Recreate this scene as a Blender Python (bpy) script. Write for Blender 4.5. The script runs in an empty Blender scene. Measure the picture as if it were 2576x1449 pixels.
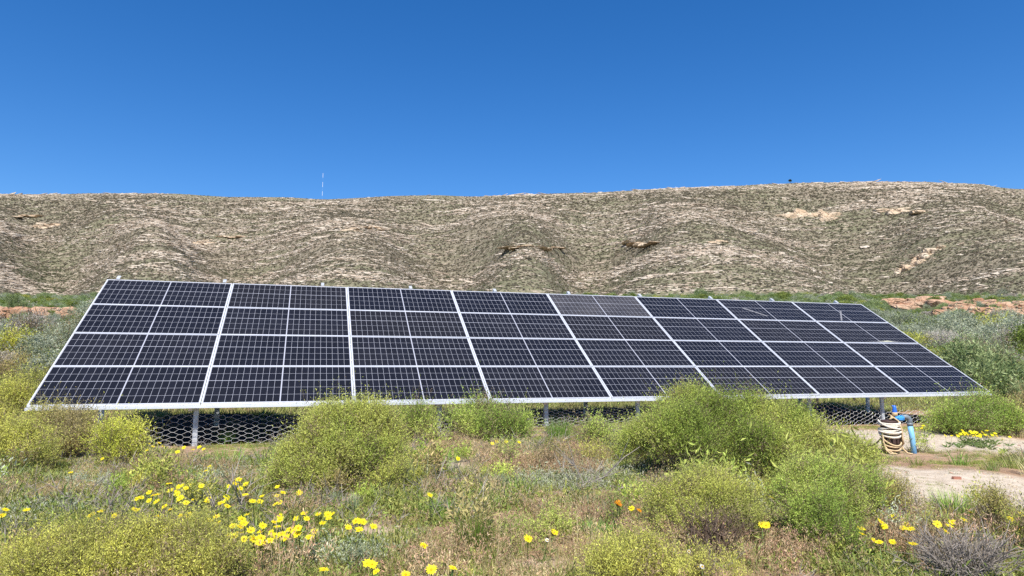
import bpy, math, random
import numpy as np
from mathutils import Vector, Matrix

# ------------------------------------------------------------------ camera, sky, sun, exposure
sc = bpy.context.scene
R = math.radians
CAM = np.array([4.056, -11.845, 1.280])
YAW, PITCH = 16.740, 6.728
cam_data = bpy.data.cameras.new('camera')
cam_data.sensor_width = 36.0
cam_data.lens = 23.51
cam_data.clip_start, cam_data.clip_end = 0.05, 6000
cam = bpy.data.objects.new('camera', cam_data)
sc.collection.objects.link(cam)
cam.location = CAM
cam.rotation_euler = (R(90 + PITCH), 0, R(-YAW))
sc.camera = cam

SUN_AZ, SUN_EL = 15.0, 55.0            # heading the light travels (clockwise from +Y), height of the sun
w = bpy.data.worlds.new('World'); sc.world = w; w.use_nodes = True
nt = w.node_tree; nt.nodes.clear()
sky = nt.nodes.new('ShaderNodeTexSky'); sky.sky_type = 'NISHITA'; sky.sun_disc = False
sky.sun_elevation = R(SUN_EL); sky.sun_rotation = R(180 + SUN_AZ)
sky.altitude = 600; sky.air_density = 1.0; sky.dust_density = 0.15; sky.ozone_density = 4.0
bg = nt.nodes.new('ShaderNodeBackground'); bg.inputs['Strength'].default_value = 0.112
wo = nt.nodes.new('ShaderNodeOutputWorld')
hs_ = nt.nodes.new('ShaderNodeHueSaturation'); hs_.inputs['Saturation'].default_value = 1.32; hs_.inputs['Hue'].default_value = 0.507
nt.links.new(sky.outputs[0], hs_.inputs['Color']); nt.links.new(hs_.outputs[0], bg.inputs[0]); nt.links.new(bg.outputs[0], wo.inputs[0])
sun_data = bpy.data.lights.new('sun', 'SUN'); sun_data.energy = 5.0; sun_data.angle = R(0.53)
sun_data.color = (1.0, 0.95, 0.87)
sun = bpy.data.objects.new('sun', sun_data); sc.collection.objects.link(sun)
ld = Vector((math.sin(R(SUN_AZ)) * math.cos(R(SUN_EL)), math.cos(R(SUN_AZ)) * math.cos(R(SUN_EL)), -math.sin(R(SUN_EL))))
sun.rotation_euler = ld.to_track_quat('-Z', 'Y').to_euler()
sc.view_settings.view_transform = 'Standard'; sc.view_settings.look = 'None'
sc.view_settings.exposure = 0.55; sc.view_settings.gamma = 1.0
sc.view_settings.use_curve_mapping = False
sc.cycles.use_denoising = False
sc.cycles.max_bounces = 5; sc.cycles.diffuse_bounces = 3; sc.cycles.glossy_bounces = 2
sc.cycles.transmission_bounces = 3; sc.cycles.transparent_max_bounces = 4

# ------------------------------------------------------------------ helpers
rng = np.random.default_rng(7)
random.seed(7)
COL = sc.collection
FH = np.array([math.sin(R(YAW)), math.cos(R(YAW))])       # heading of the view on the ground
RH = np.array([math.cos(R(YAW)), -math.sin(R(YAW))])      # its right
FD = 1682.3                                                # focal length in the 2576-wide reading of the photo

def hash2(ix, iy, s):
    h = (ix.astype(np.int64) * 374761393 + iy.astype(np.int64) * 668265263 + s * 974634777) & 0xffffffff
    h = ((h ^ (h >> 13)) * 1274126177) & 0xffffffff
    h = h ^ (h >> 16)
    return (h & 0xffffff) / float(0xffffff)

def vnoise(x, y, s=0):
    x = np.asarray(x, float); y = np.asarray(y, float)
    ix = np.floor(x); iy = np.floor(y); fx = x - ix; fy = y - iy
    fx = fx * fx * (3 - 2 * fx); fy = fy * fy * (3 - 2 * fy)
    a = hash2(ix, iy, s); b = hash2(ix + 1, iy, s); c = hash2(ix, iy + 1, s); d = hash2(ix + 1, iy + 1, s)
    return (a * (1 - fx) + b * fx) * (1 - fy) + (c * (1 - fx) + d * fx) * fy

def fbm(x, y, s=0, o=4):
    v = 0; a = 0.5; t = 0
    for k in range(o):
        v = v + a * vnoise(x, y, s + k * 17); t += a
        x = np.asarray(x) * 2.03 + 11.3; y = np.asarray(y) * 2.03 - 7.7; a *= 0.5
    return v / t

def sstep(a, b, x):
    t = np.clip((np.asarray(x, float) - a) / (b - a), 0, 1); return t * t * (3 - 2 * t)

def mesh_np(name, V, F, mats=(), smooth=False, col=None, midx=None):
    """V (n,3); F (m,k) equal-sized faces, or a list of such arrays"""
    if not isinstance(F, list): F = [F]
    F = [np.asarray(f, np.int32) for f in F if len(f)]
    me = bpy.data.meshes.new(name)
    V = np.asarray(V, np.float32)
    me.vertices.add(len(V)); me.vertices.foreach_set('co', V.ravel())
    nl = sum(f.size for f in F); npoly = sum(len(f) for f in F)
    me.loops.add(nl); me.loops.foreach_set('vertex_index', np.concatenate([f.ravel() for f in F]))
    sizes = np.concatenate([np.full(len(f), f.shape[1], np.int32) for f in F])
    starts = np.concatenate([[0], np.cumsum(sizes)[:-1]]).astype(np.int32)
    me.polygons.add(npoly); me.polygons.foreach_set('loop_start', starts)
    me.polygons.foreach_set('use_smooth', np.full(npoly, bool(smooth)))
    if midx is not None: me.polygons.foreach_set('material_index', np.asarray(midx, np.int32))
    if col is not None:
        a = me.attributes.new('col', 'FLOAT_COLOR', 'POINT')
        c = np.ones((len(V), 4), np.float32); c[:, :3] = col
        a.data.foreach_set('color', c.ravel())
    for m in mats: me.materials.append(m)
    me.update(calc_edges=True); me.validate()
    return me

def obj(name, me, parent=None, loc=None, rot=None, link=True):
    o = bpy.data.objects.new(name, me)
    if link: COL.objects.link(o)
    if parent is not None: o.parent = parent
    if loc is not None: o.location = loc
    if rot is not None: o.rotation_euler = rot
    return o

def tag(o, label=None, cat=None, group=None, kind=None):
    if label: o['label'] = label
    if cat: o['category'] = cat
    if group: o['group'] = group
    if kind: o['kind'] = kind
    return o

class MB:
    """collects shapes into one mesh"""
    def __init__(s): s.v = []; s.q = []; s.t = []; s.n = 0
    def add(s, V, F):
        F = np.asarray(F, np.int32) + s.n
        (s.q if F.shape[1] == 4 else s.t).append(F); s.v.append(np.asarray(V, float)); s.n += len(V); return s
    def box(s, lo, hi):
        x0, y0, z0 = lo; x1, y1, z1 = hi
        V = [(x0,y0,z0),(x1,y0,z0),(x1,y1,z0),(x0,y1,z0),(x0,y0,z1),(x1,y0,z1),(x1,y1,z1),(x0,y1,z1)]
        return s.add(V, [(0,3,2,1),(4,5,6,7),(0,1,5,4),(1,2,6,5),(2,3,7,6),(3,0,4,7)])
    def tube(s, path, r, n=6, caps=True):
        P = np.asarray(path, float); m = len(P); r = np.broadcast_to(np.asarray(r, float), (m,))
        T = np.gradient(P, axis=0); T /= np.linalg.norm(T, axis=1)[:, None] + 1e-12
        a = np.array([0, 0, 1.0]) if abs(T[0, 2]) < 0.9 else np.array([1.0, 0, 0])
        V = []
        u = np.cross(T[0], a); u /= np.linalg.norm(u)
        for i in range(m):
            u = u - T[i] * (u @ T[i]); u /= np.linalg.norm(u) + 1e-12
            v = np.cross(T[i], u)
            ang = np.arange(n) * 2 * math.pi / n
            V.append(P[i] + r[i] * (np.cos(ang)[:, None] * u + np.sin(ang)[:, None] * v))
        V = np.concatenate(V)
        i = np.arange(m - 1)[:, None] * n; j = np.arange(n)[None]; k = (j + 1) % n
        F = np.stack([i + j, i + k, i + n + k, i + n + j], -1).reshape(-1, 4)
        s.add(V, F)
        if caps:
            base = s.n - len(V)
            for st, rev in ((0, True), ((m - 1) * n, False)):
                ring = [base + st + q for q in range(n)]
                if rev: ring = ring[::-1]
                for q in range(1, n - 1): s.t.append(np.array([[ring[0], ring[q], ring[q + 1]]], np.int32))
        return s
    def lathe(s, prof, n=20, c=(0, 0, 0)):
        pr = np.asarray(prof, float); ang = np.arange(n) * 2 * math.pi / n
        V = np.stack([pr[:, 0][:, None] * np.cos(ang) + c[0], pr[:, 0][:, None] * np.sin(ang) + c[1],
                      np.broadcast_to(pr[:, 1][:, None] + c[2], (len(pr), n))], -1).reshape(-1, 3)
        i = np.arange(len(pr) - 1)[:, None] * n; j = np.arange(n)[None]; k = (j + 1) % n
        return s.add(V, np.stack([i + j, i + k, i + n + k, i + n + j], -1).reshape(-1, 4))
    def mesh(s, name, mat, smooth=False, col=None):
        F = []
        if s.q: F.append(np.concatenate(s.q))
        if s.t: F.append(np.concatenate(s.t))
        return mesh_np(name, np.concatenate(s.v), F, [mat] if mat else [], smooth, col)

# ------------------------------------------------------------------ materials
def new_mat(name):
    m = bpy.data.materials.new(name); m.use_nodes = True
    n = m.node_tree.nodes; n.clear()
    o = n.new('ShaderNodeOutputMaterial'); p = n.new('ShaderNodeBsdfPrincipled')
    m.node_tree.links.new(p.outputs[0], o.inputs[0])
    return m, m.node_tree, p, o

def node(nt, t, **kw):
    n = nt.nodes.new(t)
    for k, v in kw.items():
        if k.startswith('i_'):
            key = k[2:]; key = int(key) if key.isdigit() else key
            n.inputs[key].default_value = v
        else: setattr(n, k, v)
    return n

def ramp(nt, fac, stops):
    r = nt.nodes.new('ShaderNodeValToRGB')
    el = r.color_ramp.elements
    while len(el) < len(stops): el.new(0.5)
    for e, (p, c) in zip(el, stops):
        e.position = p; e.color = (*c, 1) if len(c) == 3 else c
    nt.links.new(fac, r.inputs[0]); return r

def leaf_mat(name, trans=0.35, rough=0.6, vary=0.25, spec=0.25, hue=0.02):
    """colour from the mesh, varied a little from plant to plant; light also comes through the leaf"""
    m, t, p, o = new_mat(name); L = t.links.new
    a = node(t, 'ShaderNodeAttribute', attribute_name='col')
    oi = node(t, 'ShaderNodeObjectInfo')
    hs = node(t, 'ShaderNodeHueSaturation')
    mr = node(t, 'ShaderNodeMapRange'); mr.inputs[3].default_value = 1 - vary; mr.inputs[4].default_value = 1 + vary
    L(oi.outputs['Random'], mr.inputs[0]); L(mr.outputs[0], hs.inputs['Value'])
    mh = node(t, 'ShaderNodeMapRange'); mh.inputs[3].default_value = 0.5 - hue; mh.inputs[4].default_value = 0.5 + hue
    mul = node(t, 'ShaderNodeMath', operation='MULTIPLY'); mul.inputs[1].default_value = 7.31
    fr = node(t, 'ShaderNodeMath', operation='FRACT')
    L(oi.outputs['Random'], mul.inputs[0]); L(mul.outputs[0], fr.inputs[0]); L(fr.outputs[0], mh.inputs[0]); L(mh.outputs[0], hs.inputs['Hue'])
    L(a.outputs['Color'], hs.inputs['Color'])
    L(hs.outputs[0], p.inputs['Base Color'])
    p.inputs['Roughness'].default_value = rough; p.inputs['Specular IOR Level'].default_value = spec
    tr = node(t, 'ShaderNodeBsdfTranslucent'); L(hs.outputs[0], tr.inputs[0])
    mx = node(t, 'ShaderNodeMixShader'); mx.inputs[0].default_value = trans
    L(p.outputs[0], mx.inputs[1]); L(tr.outputs[0], mx.inputs[2]); L(mx.outputs[0], o.inputs[0])
    return m

def plain(name, c, rough=0.5, metal=0.0, spec=0.5, var=0.0, scale=8.0, bump=0.0, c2=None):
    m, t, p, o = new_mat(name); L = t.links.new
    p.inputs['Roughness'].default_value = rough; p.inputs['Metallic'].default_value = metal
    p.inputs['Specular IOR Level'].default_value = spec
    if var or c2 or bump:
        tc = node(t, 'ShaderNodeTexCoord')
        n = node(t, 'ShaderNodeTexNoise'); n.inputs['Scale'].default_value = scale; n.inputs['Detail'].default_value = 6
        L(tc.outputs['Object'], n.inputs['Vector'])
        ca = c2 if c2 else tuple(x * (1 - var) for x in c)
        cb = c if c2 else tuple(min(1, x * (1 + var)) for x in c)
        r = ramp(t, n.outputs[0], [(0.3, ca), (0.7, cb)]); L(r.outputs[0], p.inputs['Base Color'])
        if bump:
            b = node(t, 'ShaderNodeBump'); b.inputs['Strength'].default_value = bump; b.inputs['Distance'].default_value = 0.01
            L(n.outputs[0], b.inputs['Height']); L(b.outputs[0], p.inputs['Normal'])
    else:
        p.inputs['Base Color'].default_value = (*c, 1)
    return m

M = {}
M['leaf'] = leaf_mat('leaf', trans=0.27, hue=0.008, vary=0.15)
M['grass'] = leaf_mat('grass_blade', trans=0.2, vary=0.3, hue=0.025)
M['dry'] = leaf_mat('dry_stalk', trans=0.12, vary=0.3)
M['silver'] = leaf_mat('silver_leaf', trans=0.15, vary=0.15, rough=0.8)
M['petal'] = leaf_mat('petal', trans=0.3, vary=0.08, hue=0.004)
M['twig'] = plain('twig_bark', (0.16, 0.115, 0.085), 0.9, var=0.45, scale=25, spec=0.2)
M['greytwig'] = plain('grey_twig_bark', (0.27, 0.235, 0.20), 0.9, var=0.35, scale=25, spec=0.2)
M['bark'] = plain('bark', (0.14, 0.11, 0.085), 0.9, var=0.4, scale=14, spec=0.2)
M['alu'] = plain('anodised_aluminium', (0.74, 0.76, 0.79), 0.42, 0.35, var=0.06, scale=3)
M['galv'] = plain('galvanised_steel', (0.50, 0.53, 0.56), 0.5, 0.3, var=0.2, scale=18)
M['wire'] = plain('galvanised_wire', (0.55, 0.56, 0.57), 0.5, 0.3, var=0.15, scale=5)
M['rust'] = plain('brown_painted_steel', (0.075, 0.040, 0.030), 0.7, 0.1, c2=(0.045, 0.022, 0.017), scale=14, bump=0.3)
M['darksteel'] = plain('dark_steel', (0.05, 0.035, 0.03), 0.7, 0.2, var=0.3, scale=20)
M['bluepipe'] = plain('faded_blue_pipe', (0.17, 0.43, 0.72), 0.55, c2=(0.24, 0.50, 0.74), scale=9)
M['blue'] = plain('bright_blue_plastic', (0.03, 0.14, 0.60), 0.4, var=0.15, scale=15)
M['bluefit'] = plain('blue_coupling', (0.05, 0.30, 0.68), 0.45, var=0.15, scale=15)
M['greypipe'] = plain('grey_elbow', (0.17, 0.20, 0.22), 0.5, var=0.25, scale=12)
M['rope'] = plain('cream_rope', (0.72, 0.66, 0.54), 0.9, var=0.15, scale=40, bump=0.6)
M['tanrope'] = plain('tan_rope', (0.56, 0.42, 0.24), 0.9, var=0.25, scale=40, bump=0.6)
M['cable'] = plain('black_cable', (0.05, 0.045, 0.035), 0.6, var=0.3, scale=10)
M['stone'] = plain('pink_stone', (0.48, 0.31, 0.23), 0.9, var=0.3, scale=6, bump=0.5)
M['palestone'] = plain('pale_stone', (0.52, 0.42, 0.30), 0.9, var=0.25, scale=6, bump=0.5)
M['brickred'] = plain('red_clay', (0.34, 0.15, 0.10), 0.9, var=0.2, scale=10)
M['sheet'] = plain('black_shade_sheet', (0.011, 0.011, 0.012), 0.95, var=0.3, scale=3, spec=0.05)  # near-black colour puts deep shade into the ground below the panels
M['white'] = plain('white_paint', (0.80, 0.80, 0.80), 0.6)
M['skytone'] = plain('sky_toned_paint', (0.20, 0.38, 0.62), 0.6)  # sky and haze put into the colour of the mast's faint sections
M['back'] = plain('white_backsheet', (0.36, 0.37, 0.42), 0.5)
M['stain'] = plain('dried_dropping', (0.45, 0.45, 0.34), 0.9, var=0.3, scale=30)
M['smear'] = plain('dust_smear', (0.17, 0.17, 0.18), 0.7, var=0.3, scale=20)

def cell_mat(name, base, rough, coat, dust):
    m, t, p, o = new_mat(name); L = t.links.new
    tc = node(t, 'ShaderNodeTexCoord'); oi = node(t, 'ShaderNodeObjectInfo')
    n = node(t, 'ShaderNodeTexNoise'); n.inputs['Scale'].default_value = 1.3; n.inputs['Detail'].default_value = 5
    geo = node(t, 'ShaderNodeNewGeometry'); L(geo.outputs['Position'], n.inputs['Vector'])
    n2 = node(t, 'ShaderNodeTexNoise'); n2.inputs['Scale'].default_value = 45; n2.inputs['Detail'].default_value = 3
    L(geo.outputs['Position'], n2.inputs['Vector'])
    mr = node(t, 'ShaderNodeMapRange'); mr.inputs[3].default_value = 0.8; mr.inputs[4].default_value = 1.25
    L(oi.outputs['Random'], mr.inputs[0])
    vm = node(t, 'ShaderNodeVectorMath', operation='SCALE'); vm.inputs[0].default_value = base
    L(mr.outputs[0], vm.inputs['Scale'])
    ad = node(t, 'ShaderNodeMath', operation='MULTIPLY'); L(n.outputs[0], ad.inputs[0]); L(n2.outputs[0], ad.inputs[1])
    d = node(t, 'ShaderNodeMapRange'); d.inputs[1].default_value = 0.12; d.inputs[2].default_value = 0.45
    d.inputs[3].default_value = dust[0]; d.inputs[4].default_value = dust[1]; L(ad.outputs[0], d.inputs[0])
    mx = node(t, 'ShaderNodeMix', data_type='RGBA'); mx.inputs['B'].default_value = (0.34, 0.31, 0.28, 1)
    L(vm.outputs[0], mx.inputs['A']); L(d.outputs[0], mx.inputs['Factor'])
    L(mx.outputs['Result'], p.inputs['Base Color'])
    p.inputs['Roughness'].default_value = rough
    p.inputs['Coat Weight'].default_value = coat; p.inputs['Coat Roughness'].default_value = 0.12
    p.inputs['Specular IOR Level'].default_value = 0.2
    return m
M['cell'] = cell_mat('silicon_cell', (0.0045, 0.0048, 0.0085), 0.5, 0.16, (0.0, 0.008))
M['cell2'] = cell_mat('silicon_cell_hazy', (0.0050, 0.0052, 0.0088), 0.5, 0.16, (0.0, 0.025))
M['cell3'] = cell_mat('silicon_cell_dull', (0.0060, 0.0058, 0.0085), 0.55, 0.12, (0.004, 0.016))
M['dustycell'] = cell_mat('dusty_silicon_cell', (0.012, 0.012, 0.017), 0.6, 0.3, (0.04, 0.17))

def ground_mat():
    m, t, p, o = new_mat('soil'); L = t.links.new
    geo = node(t, 'ShaderNodeNewGeometry')
    def noise(scale, detail=6, rough=0.6):
        n = node(t, 'ShaderNodeTexNoise'); n.inputs['Scale'].default_value = scale; n.inputs['Detail'].default_value = detail
        n.inputs['Roughness'].default_value = rough; L(geo.outputs['Position'], n.inputs['Vector']); return n
    n1 = noise(0.9); n2 = noise(9); n3 = noise(60, 3)
    soil = ramp(t, n1.outputs[0], [(0.3, (0.33, 0.21, 0.13)), (0.5, (0.43, 0.285, 0.185)), (0.7, (0.50, 0.36, 0.245))])
    fine = ramp(t, n2.outputs[0], [(0.3, (0.62, 0.6, 0.58)), (0.7, (1.12, 1.12, 1.12))])
    mul = node(t, 'ShaderNodeMix', data_type='RGBA', blend_type='MULTIPLY'); mul.inputs['Factor'].default_value = 1
    L(soil.outputs[0], mul.inputs['A']); L(fine.outputs[0], mul.inputs['B'])
    sand = ramp(t, n2.outputs[0], [(0.3, (0.42, 0.34, 0.25)), (0.55, (0.54, 0.455, 0.35)), (0.75, (0.62, 0.53, 0.42))])
    at = node(t, 'ShaderNodeAttribute', attribute_name='col')
    sep = node(t, 'ShaderNodeSeparateColor'); L(at.outputs['Color'], sep.inputs[0])
    mx = node(t, 'ShaderNodeMix', data_type='RGBA'); L(sep.outputs[0], mx.inputs['Factor'])
    L(mul.outputs['Result'], mx.inputs['A']); L(sand.outputs[0], mx.inputs['B'])
    n4 = noise(0.12, 8, 0.65)
    veg = ramp(t, n4.outputs[0], [(0.3, (0.055, 0.070, 0.030)), (0.5, (0.085, 0.095, 0.042)), (0.68, (0.15, 0.145, 0.085))])
    mx2 = node(t, 'ShaderNodeMix', data_type='RGBA'); L(sep.outputs[1], mx2.inputs['Factor'])
    L(mx.outputs['Result'], mx2.inputs['A']); L(veg.outputs[0], mx2.inputs['B'])
    L(mx2.outputs['Result'], p.inputs['Base Color'])
    p.inputs['Roughness'].default_value = 0.95; p.inputs['Specular IOR Level'].default_value = 0.15
    b = node(t, 'ShaderNodeBump'); b.inputs['Strength'].default_value = 0.6; b.inputs['Distance'].default_value = 0.03
    ad = node(t, 'ShaderNodeMath', operation='ADD'); L(n2.outputs[0], ad.inputs[0]); L(n3.outputs[0], ad.inputs[1])
    L(ad.outputs[0], b.inputs['Height']); L(b.outputs[0], p.inputs['Normal'])
    return m
M['soil'] = ground_mat()

def hill_mat():
    m, t, p, o = new_mat('hillside'); L = t.links.new
    geo = node(t, 'ShaderNodeNewGeometry')
    mp = node(t, 'ShaderNodeMapping'); mp.inputs['Scale'].default_value = (0.10, 0.04, 0.55)
    mp.inputs['Rotation'].default_value = (0, 0, R(YAW))
    L(geo.outputs['Position'], mp.inputs['Vector'])
    n = node(t, 'ShaderNodeTexNoise'); n.inputs['Scale'].default_value = 1.0; n.inputs['Detail'].default_value = 7; n.inputs['Roughness'].default_value = 0.7
    L(mp.outputs[0], n.inputs['Vector'])
    n2 = node(t, 'ShaderNodeTexNoise'); n2.inputs['Scale'].default_value = 0.5; n2.inputs['Detail'].default_value = 4; n2.inputs['Roughness'].default_value = 0.7
    L(geo.outputs['Position'], n2.inputs['Vector'])
    n3 = node(t, 'ShaderNodeTexNoise'); n3.inputs['Scale'].default_value = 0.012; n3.inputs['Detail'].default_value = 3
    L(geo.outputs['Position'], n3.inputs['Vector'])
    ad = node(t, 'ShaderNodeMath', operation='ADD'); L(n.outputs[0], ad.inputs[0])
    ml = node(t, 'ShaderNodeMath', operation='MULTIPLY'); ml.inputs[1].default_value = 0.6; L(n2.outputs[0], ml.inputs[0]); L(ml.outputs[0], ad.inputs[1])
    brush = ramp(t, n2.outputs[0], [(0.35, (0.15, 0.125, 0.088)), (0.6, (0.23, 0.20, 0.14))])
    green = ramp(t, n2.outputs[0], [(0.35, (0.125, 0.122, 0.072)), (0.6, (0.19, 0.18, 0.11))])
    at_ = node(t, 'ShaderNodeAttribute', attribute_name='col'); sp_ = node(t, 'ShaderNodeSeparateColor'); L(at_.outputs['Color'], sp_.inputs[0])
    ga = node(t, 'ShaderNodeMath', operation='ADD'); L(n3.outputs[0], ga.inputs[0]); L(sp_.outputs[0], ga.inputs[1])
    gsel = ramp(t, ga.outputs[0], [(0.42, (0, 0, 0)), (0.6, (1, 1, 1))])
    mb = node(t, 'ShaderNodeMix', data_type='RGBA'); L(gsel.outputs[0], mb.inputs['Factor']); L(brush.outputs[0], mb.inputs['A']); L(green.outputs[0], mb.inputs['B'])
    rock = ramp(t, n2.outputs[0], [(0.3, (0.20, 0.16, 0.115)), (0.7, (0.36, 0.30, 0.22))])
    sel = ramp(t, ad.outputs[0], [(0.80, (0, 0, 0)), (0.92, (1, 1, 1))])
    mx = node(t, 'ShaderNodeMix', data_type='RGBA'); L(sel.outputs[0], mx.inputs['Factor'])
    L(mb.outputs['Result'], mx.inputs['A']); L(rock.outputs[0], mx.inputs['B'])
    L(mx.outputs['Result'], p.inputs['Base Color'])
    p.inputs['Roughness'].default_value = 1; p.inputs['Specular IOR Level'].default_value = 0.1
    b = node(t, 'ShaderNodeBump'); b.inputs['Strength'].default_value = 0.7; b.inputs['Distance'].default_value = 1.2
    L(ad.outputs[0], b.inputs['Height']); L(b.outputs[0], p.inputs['Normal'])
    return m
M['hill'] = hill_mat()

def rock_mat(name, ca, cb, cc, scale=0.35, rand=0.25):
    m, t, p, o = new_mat(name); L = t.links.new
    geo = node(t, 'ShaderNodeNewGeometry'); oi = node(t, 'ShaderNodeObjectInfo')
    n = node(t, 'ShaderNodeTexNoise'); n.inputs['Scale'].default_value = scale; n.inputs['Detail'].default_value = 8; n.inputs['Roughness'].default_value = 0.65
    L(geo.outputs['Position'], n.inputs['Vector'])
    ad = node(t, 'ShaderNodeMath', operation='MULTIPLY_ADD'); ad.inputs[1].default_value = rand; L(oi.outputs['Random'], ad.inputs[0])
    sb = node(t, 'ShaderNodeMath', operation='SUBTRACT'); sb.inputs[1].default_value = rand / 2
    L(n.outputs[0], ad.inputs[2]); L(ad.outputs[0], sb.inputs[0])
    r = ramp(t, sb.outputs[0], [(0.28, ca), (0.5, cb), (0.72, cc)]); L(r.outputs[0], p.inputs['Base Color'])
    p.inputs['Roughness'].default_value = 0.95; p.inputs['Specular IOR Level'].default_value = 0.15
    n2 = node(t, 'ShaderNodeTexVoronoi', feature='DISTANCE_TO_EDGE'); n2.inputs['Scale'].default_value = scale * 1.6
    L(geo.outputs['Position'], n2.inputs['Vector'])
    cr = ramp(t, n2.outputs[0], [(0.0, (0, 0, 0)), (0.09, (1, 1, 1))])
    b = node(t, 'ShaderNodeBump'); b.inputs['Strength'].default_value = 0.8; b.inputs['Distance'].default_value = 0.25 / scale * 0.35
    mm = node(t, 'ShaderNodeMath', operation='ADD'); L(cr.outputs[0], mm.inputs[0]); L(n.outputs[0], mm.inputs[1])
    L(mm.outputs[0], b.inputs['Height']); L(b.outputs[0], p.inputs['Normal'])
    return m
M['hillrock'] = rock_mat('pale_hill_rock', (0.37, 0.29, 0.215), (0.50, 0.415, 0.325), (0.61, 0.53, 0.43), 0.25, 0.5)
M['outcrop'] = rock_mat('tan_outcrop_rock', (0.44, 0.31, 0.20), (0.53, 0.41, 0.285), (0.58, 0.48, 0.36), 0.16, 0.2)
M['redrock'] = rock_mat('red_ledge_rock', (0.32, 0.17, 0.10), (0.43, 0.26, 0.165), (0.50, 0.35, 0.24), 0.5, 0.3)

# ------------------------------------------------------------------ terrain heights
GX = np.array([-6, 0, 2.4, 4.3, 6.25, 8.2, 10.1, 12.2, 14.3, 16.2, 20, 30.])
GZ = np.array([0.05, 0.0, 0.0, 0.05, 0.10, 0.155, 0.185, 0.13, 0.03, 0.0, 0.0, 0.0])
def gz(x, y):
    x = np.asarray(x, float); y = np.asarray(y, float)
    z = -0.15 * (1 - sstep(-12, -4, y))
    z = z + np.interp(x, GX, GZ) * np.exp(-((y - 0.3) / 3.5) ** 2)
    d = (x - CAM[0]) * FH[0] + (y - CAM[1]) * FH[1]
    z = z + 0.02 * np.clip(d - 17, 0, 9) + 0.122 * np.maximum(d - 26, 0)
    z = z + 0.16 * np.exp(-((y - 5.5) / 3.0) ** 2) * (1 - sstep(1.5, 5, x))          # lit bank behind the left end
    a = 0.05 + 0.10 * sstep(14, 40, y) + 0.5 * sstep(40, 130, y)
    z = z + a * (fbm(x * 0.35 + 3, y * 0.35, 5, 3) - 0.5) * 1.2
    z = z + 0.05 * (fbm(x * 1.9, y * 1.9, 9, 3) - 0.5) * (y < 20)
    # sandy mounds round the borehole
    z = z + 0.10 * np.exp(-(((x - 15.2) / 3.2) ** 2 + ((y + 2.2 + 0.12 * (x - 15)) / 1.0) ** 2))
    z = z + 0.08 * np.exp(-(((x - 13.0) / 2.6) ** 2 + ((y + 6.0 + 0.1 * (x - 13)) / 0.9) ** 2))
    return z

def ray(dx, dy):
    q = (dx - 1288.0) / FD; v = -(dy - 724.5) / FD
    cp, sp = math.cos(R(PITCH)), math.sin(R(PITCH))
    h = cp - v * sp; up = sp + v * cp
    return np.array([FH[0] * h + RH[0] * q, FH[1] * h + RH[1] * q, up])

def at(dx, dy, h=0.0):
    """where the sight line of a spot in the photo meets the ground (raised by h)"""
    d = ray(dx, dy); t = np.concatenate([np.arange(2, 40, 0.02), np.arange(40, 330, 0.2)])
    P = CAM + t[:, None] * d
    below = P[:, 2] < gz(P[:, 0], P[:, 1]) + h
    i = int(np.argmax(below)) if below.any() else len(t) - 1
    p = P[i].copy(); p[2] = gz(p[0], p[1]); return p

def depth(p): return (p[0] - CAM[0]) * FH[0] + (p[1] - CAM[1]) * FH[1]
def metres(p, px): return px * depth(p) / FD
def project(P):
    d = P - CAM; f = d[..., 0] * FH[0] + d[..., 1] * FH[1]; r = d[..., 0] * RH[0] + d[..., 1] * RH[1]
    cp, sp = math.cos(R(PITCH)), math.sin(R(PITCH))
    zc = f * cp + d[..., 2] * sp; yc = -f * sp + d[..., 2] * cp
    return 1288 + FD * r / zc, 724.5 - FD * yc / zc

# sand, green and other patches of the ground, as blobs in the place
def blobs(lst):
    out = []
    for dx, dy, wx, wy in lst:
        p = at(dx, dy); out.append((p[0], p[1], metres(p, wx), abs(depth(at(dx, dy - wy)) - depth(at(dx, dy + wy))) * 0.5))
    return out
def blobmask(x, y, bl, rag=0.35):
    m = np.zeros_like(np.asarray(x, float))
    nz = (fbm(np.asarray(x) * 1.3, np.asarray(y) * 1.3, 31, 3) - 0.5) * 2
    for bx, by, rx, ry in bl:
        u = (x - bx) * RH[0] + (y - by) * RH[1]; v = (x - bx) * FH[0] + (y - by) * FH[1]
        r = np.sqrt((u / rx) ** 2 + (v / ry) ** 2) + nz * rag * 0.7
        m = np.maximum(m, 1 - sstep(0.8, 1.2, r))
    return m
SAND = blobs([(a, b, c * 1.45, e * 1.25) for a, b, c, e in [(2230, 1095, 110, 14), (2330, 1100, 160, 14), (2450, 1118, 150, 20), (2560, 1128, 140, 22), (2250, 1190, 60, 26), (2330, 1200, 110, 18), (2420, 1215, 130, 22), (2530, 1235, 130, 26), (2310, 1240, 90, 18), (2640, 1260, 160, 40),
              (2160, 1090, 60, 10), (2200, 1180, 50, 22)]])
BARE = blobs([(a, b, c * 1.3, e * 1.3) for a, b, c, e in [(1090, 1160, 60, 14), (1035, 1205, 40, 8), (620, 1312, 40, 9), (250, 1230, 80, 12), (280, 1270, 90, 12), (1440, 1300, 40, 12), (1620, 1290, 30, 10), (1650, 1215, 60, 10), (1380, 1425, 70, 10), (420, 1190, 60, 8),
              (1100, 1215, 40, 10), (2300, 1275, 60, 14), (60, 1262, 50, 10), (900, 1250, 50, 8), (1180, 1180, 50, 10), (980, 1340, 60, 10), (1720, 1400, 50, 10), (180, 1195, 60, 8)]])
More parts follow.
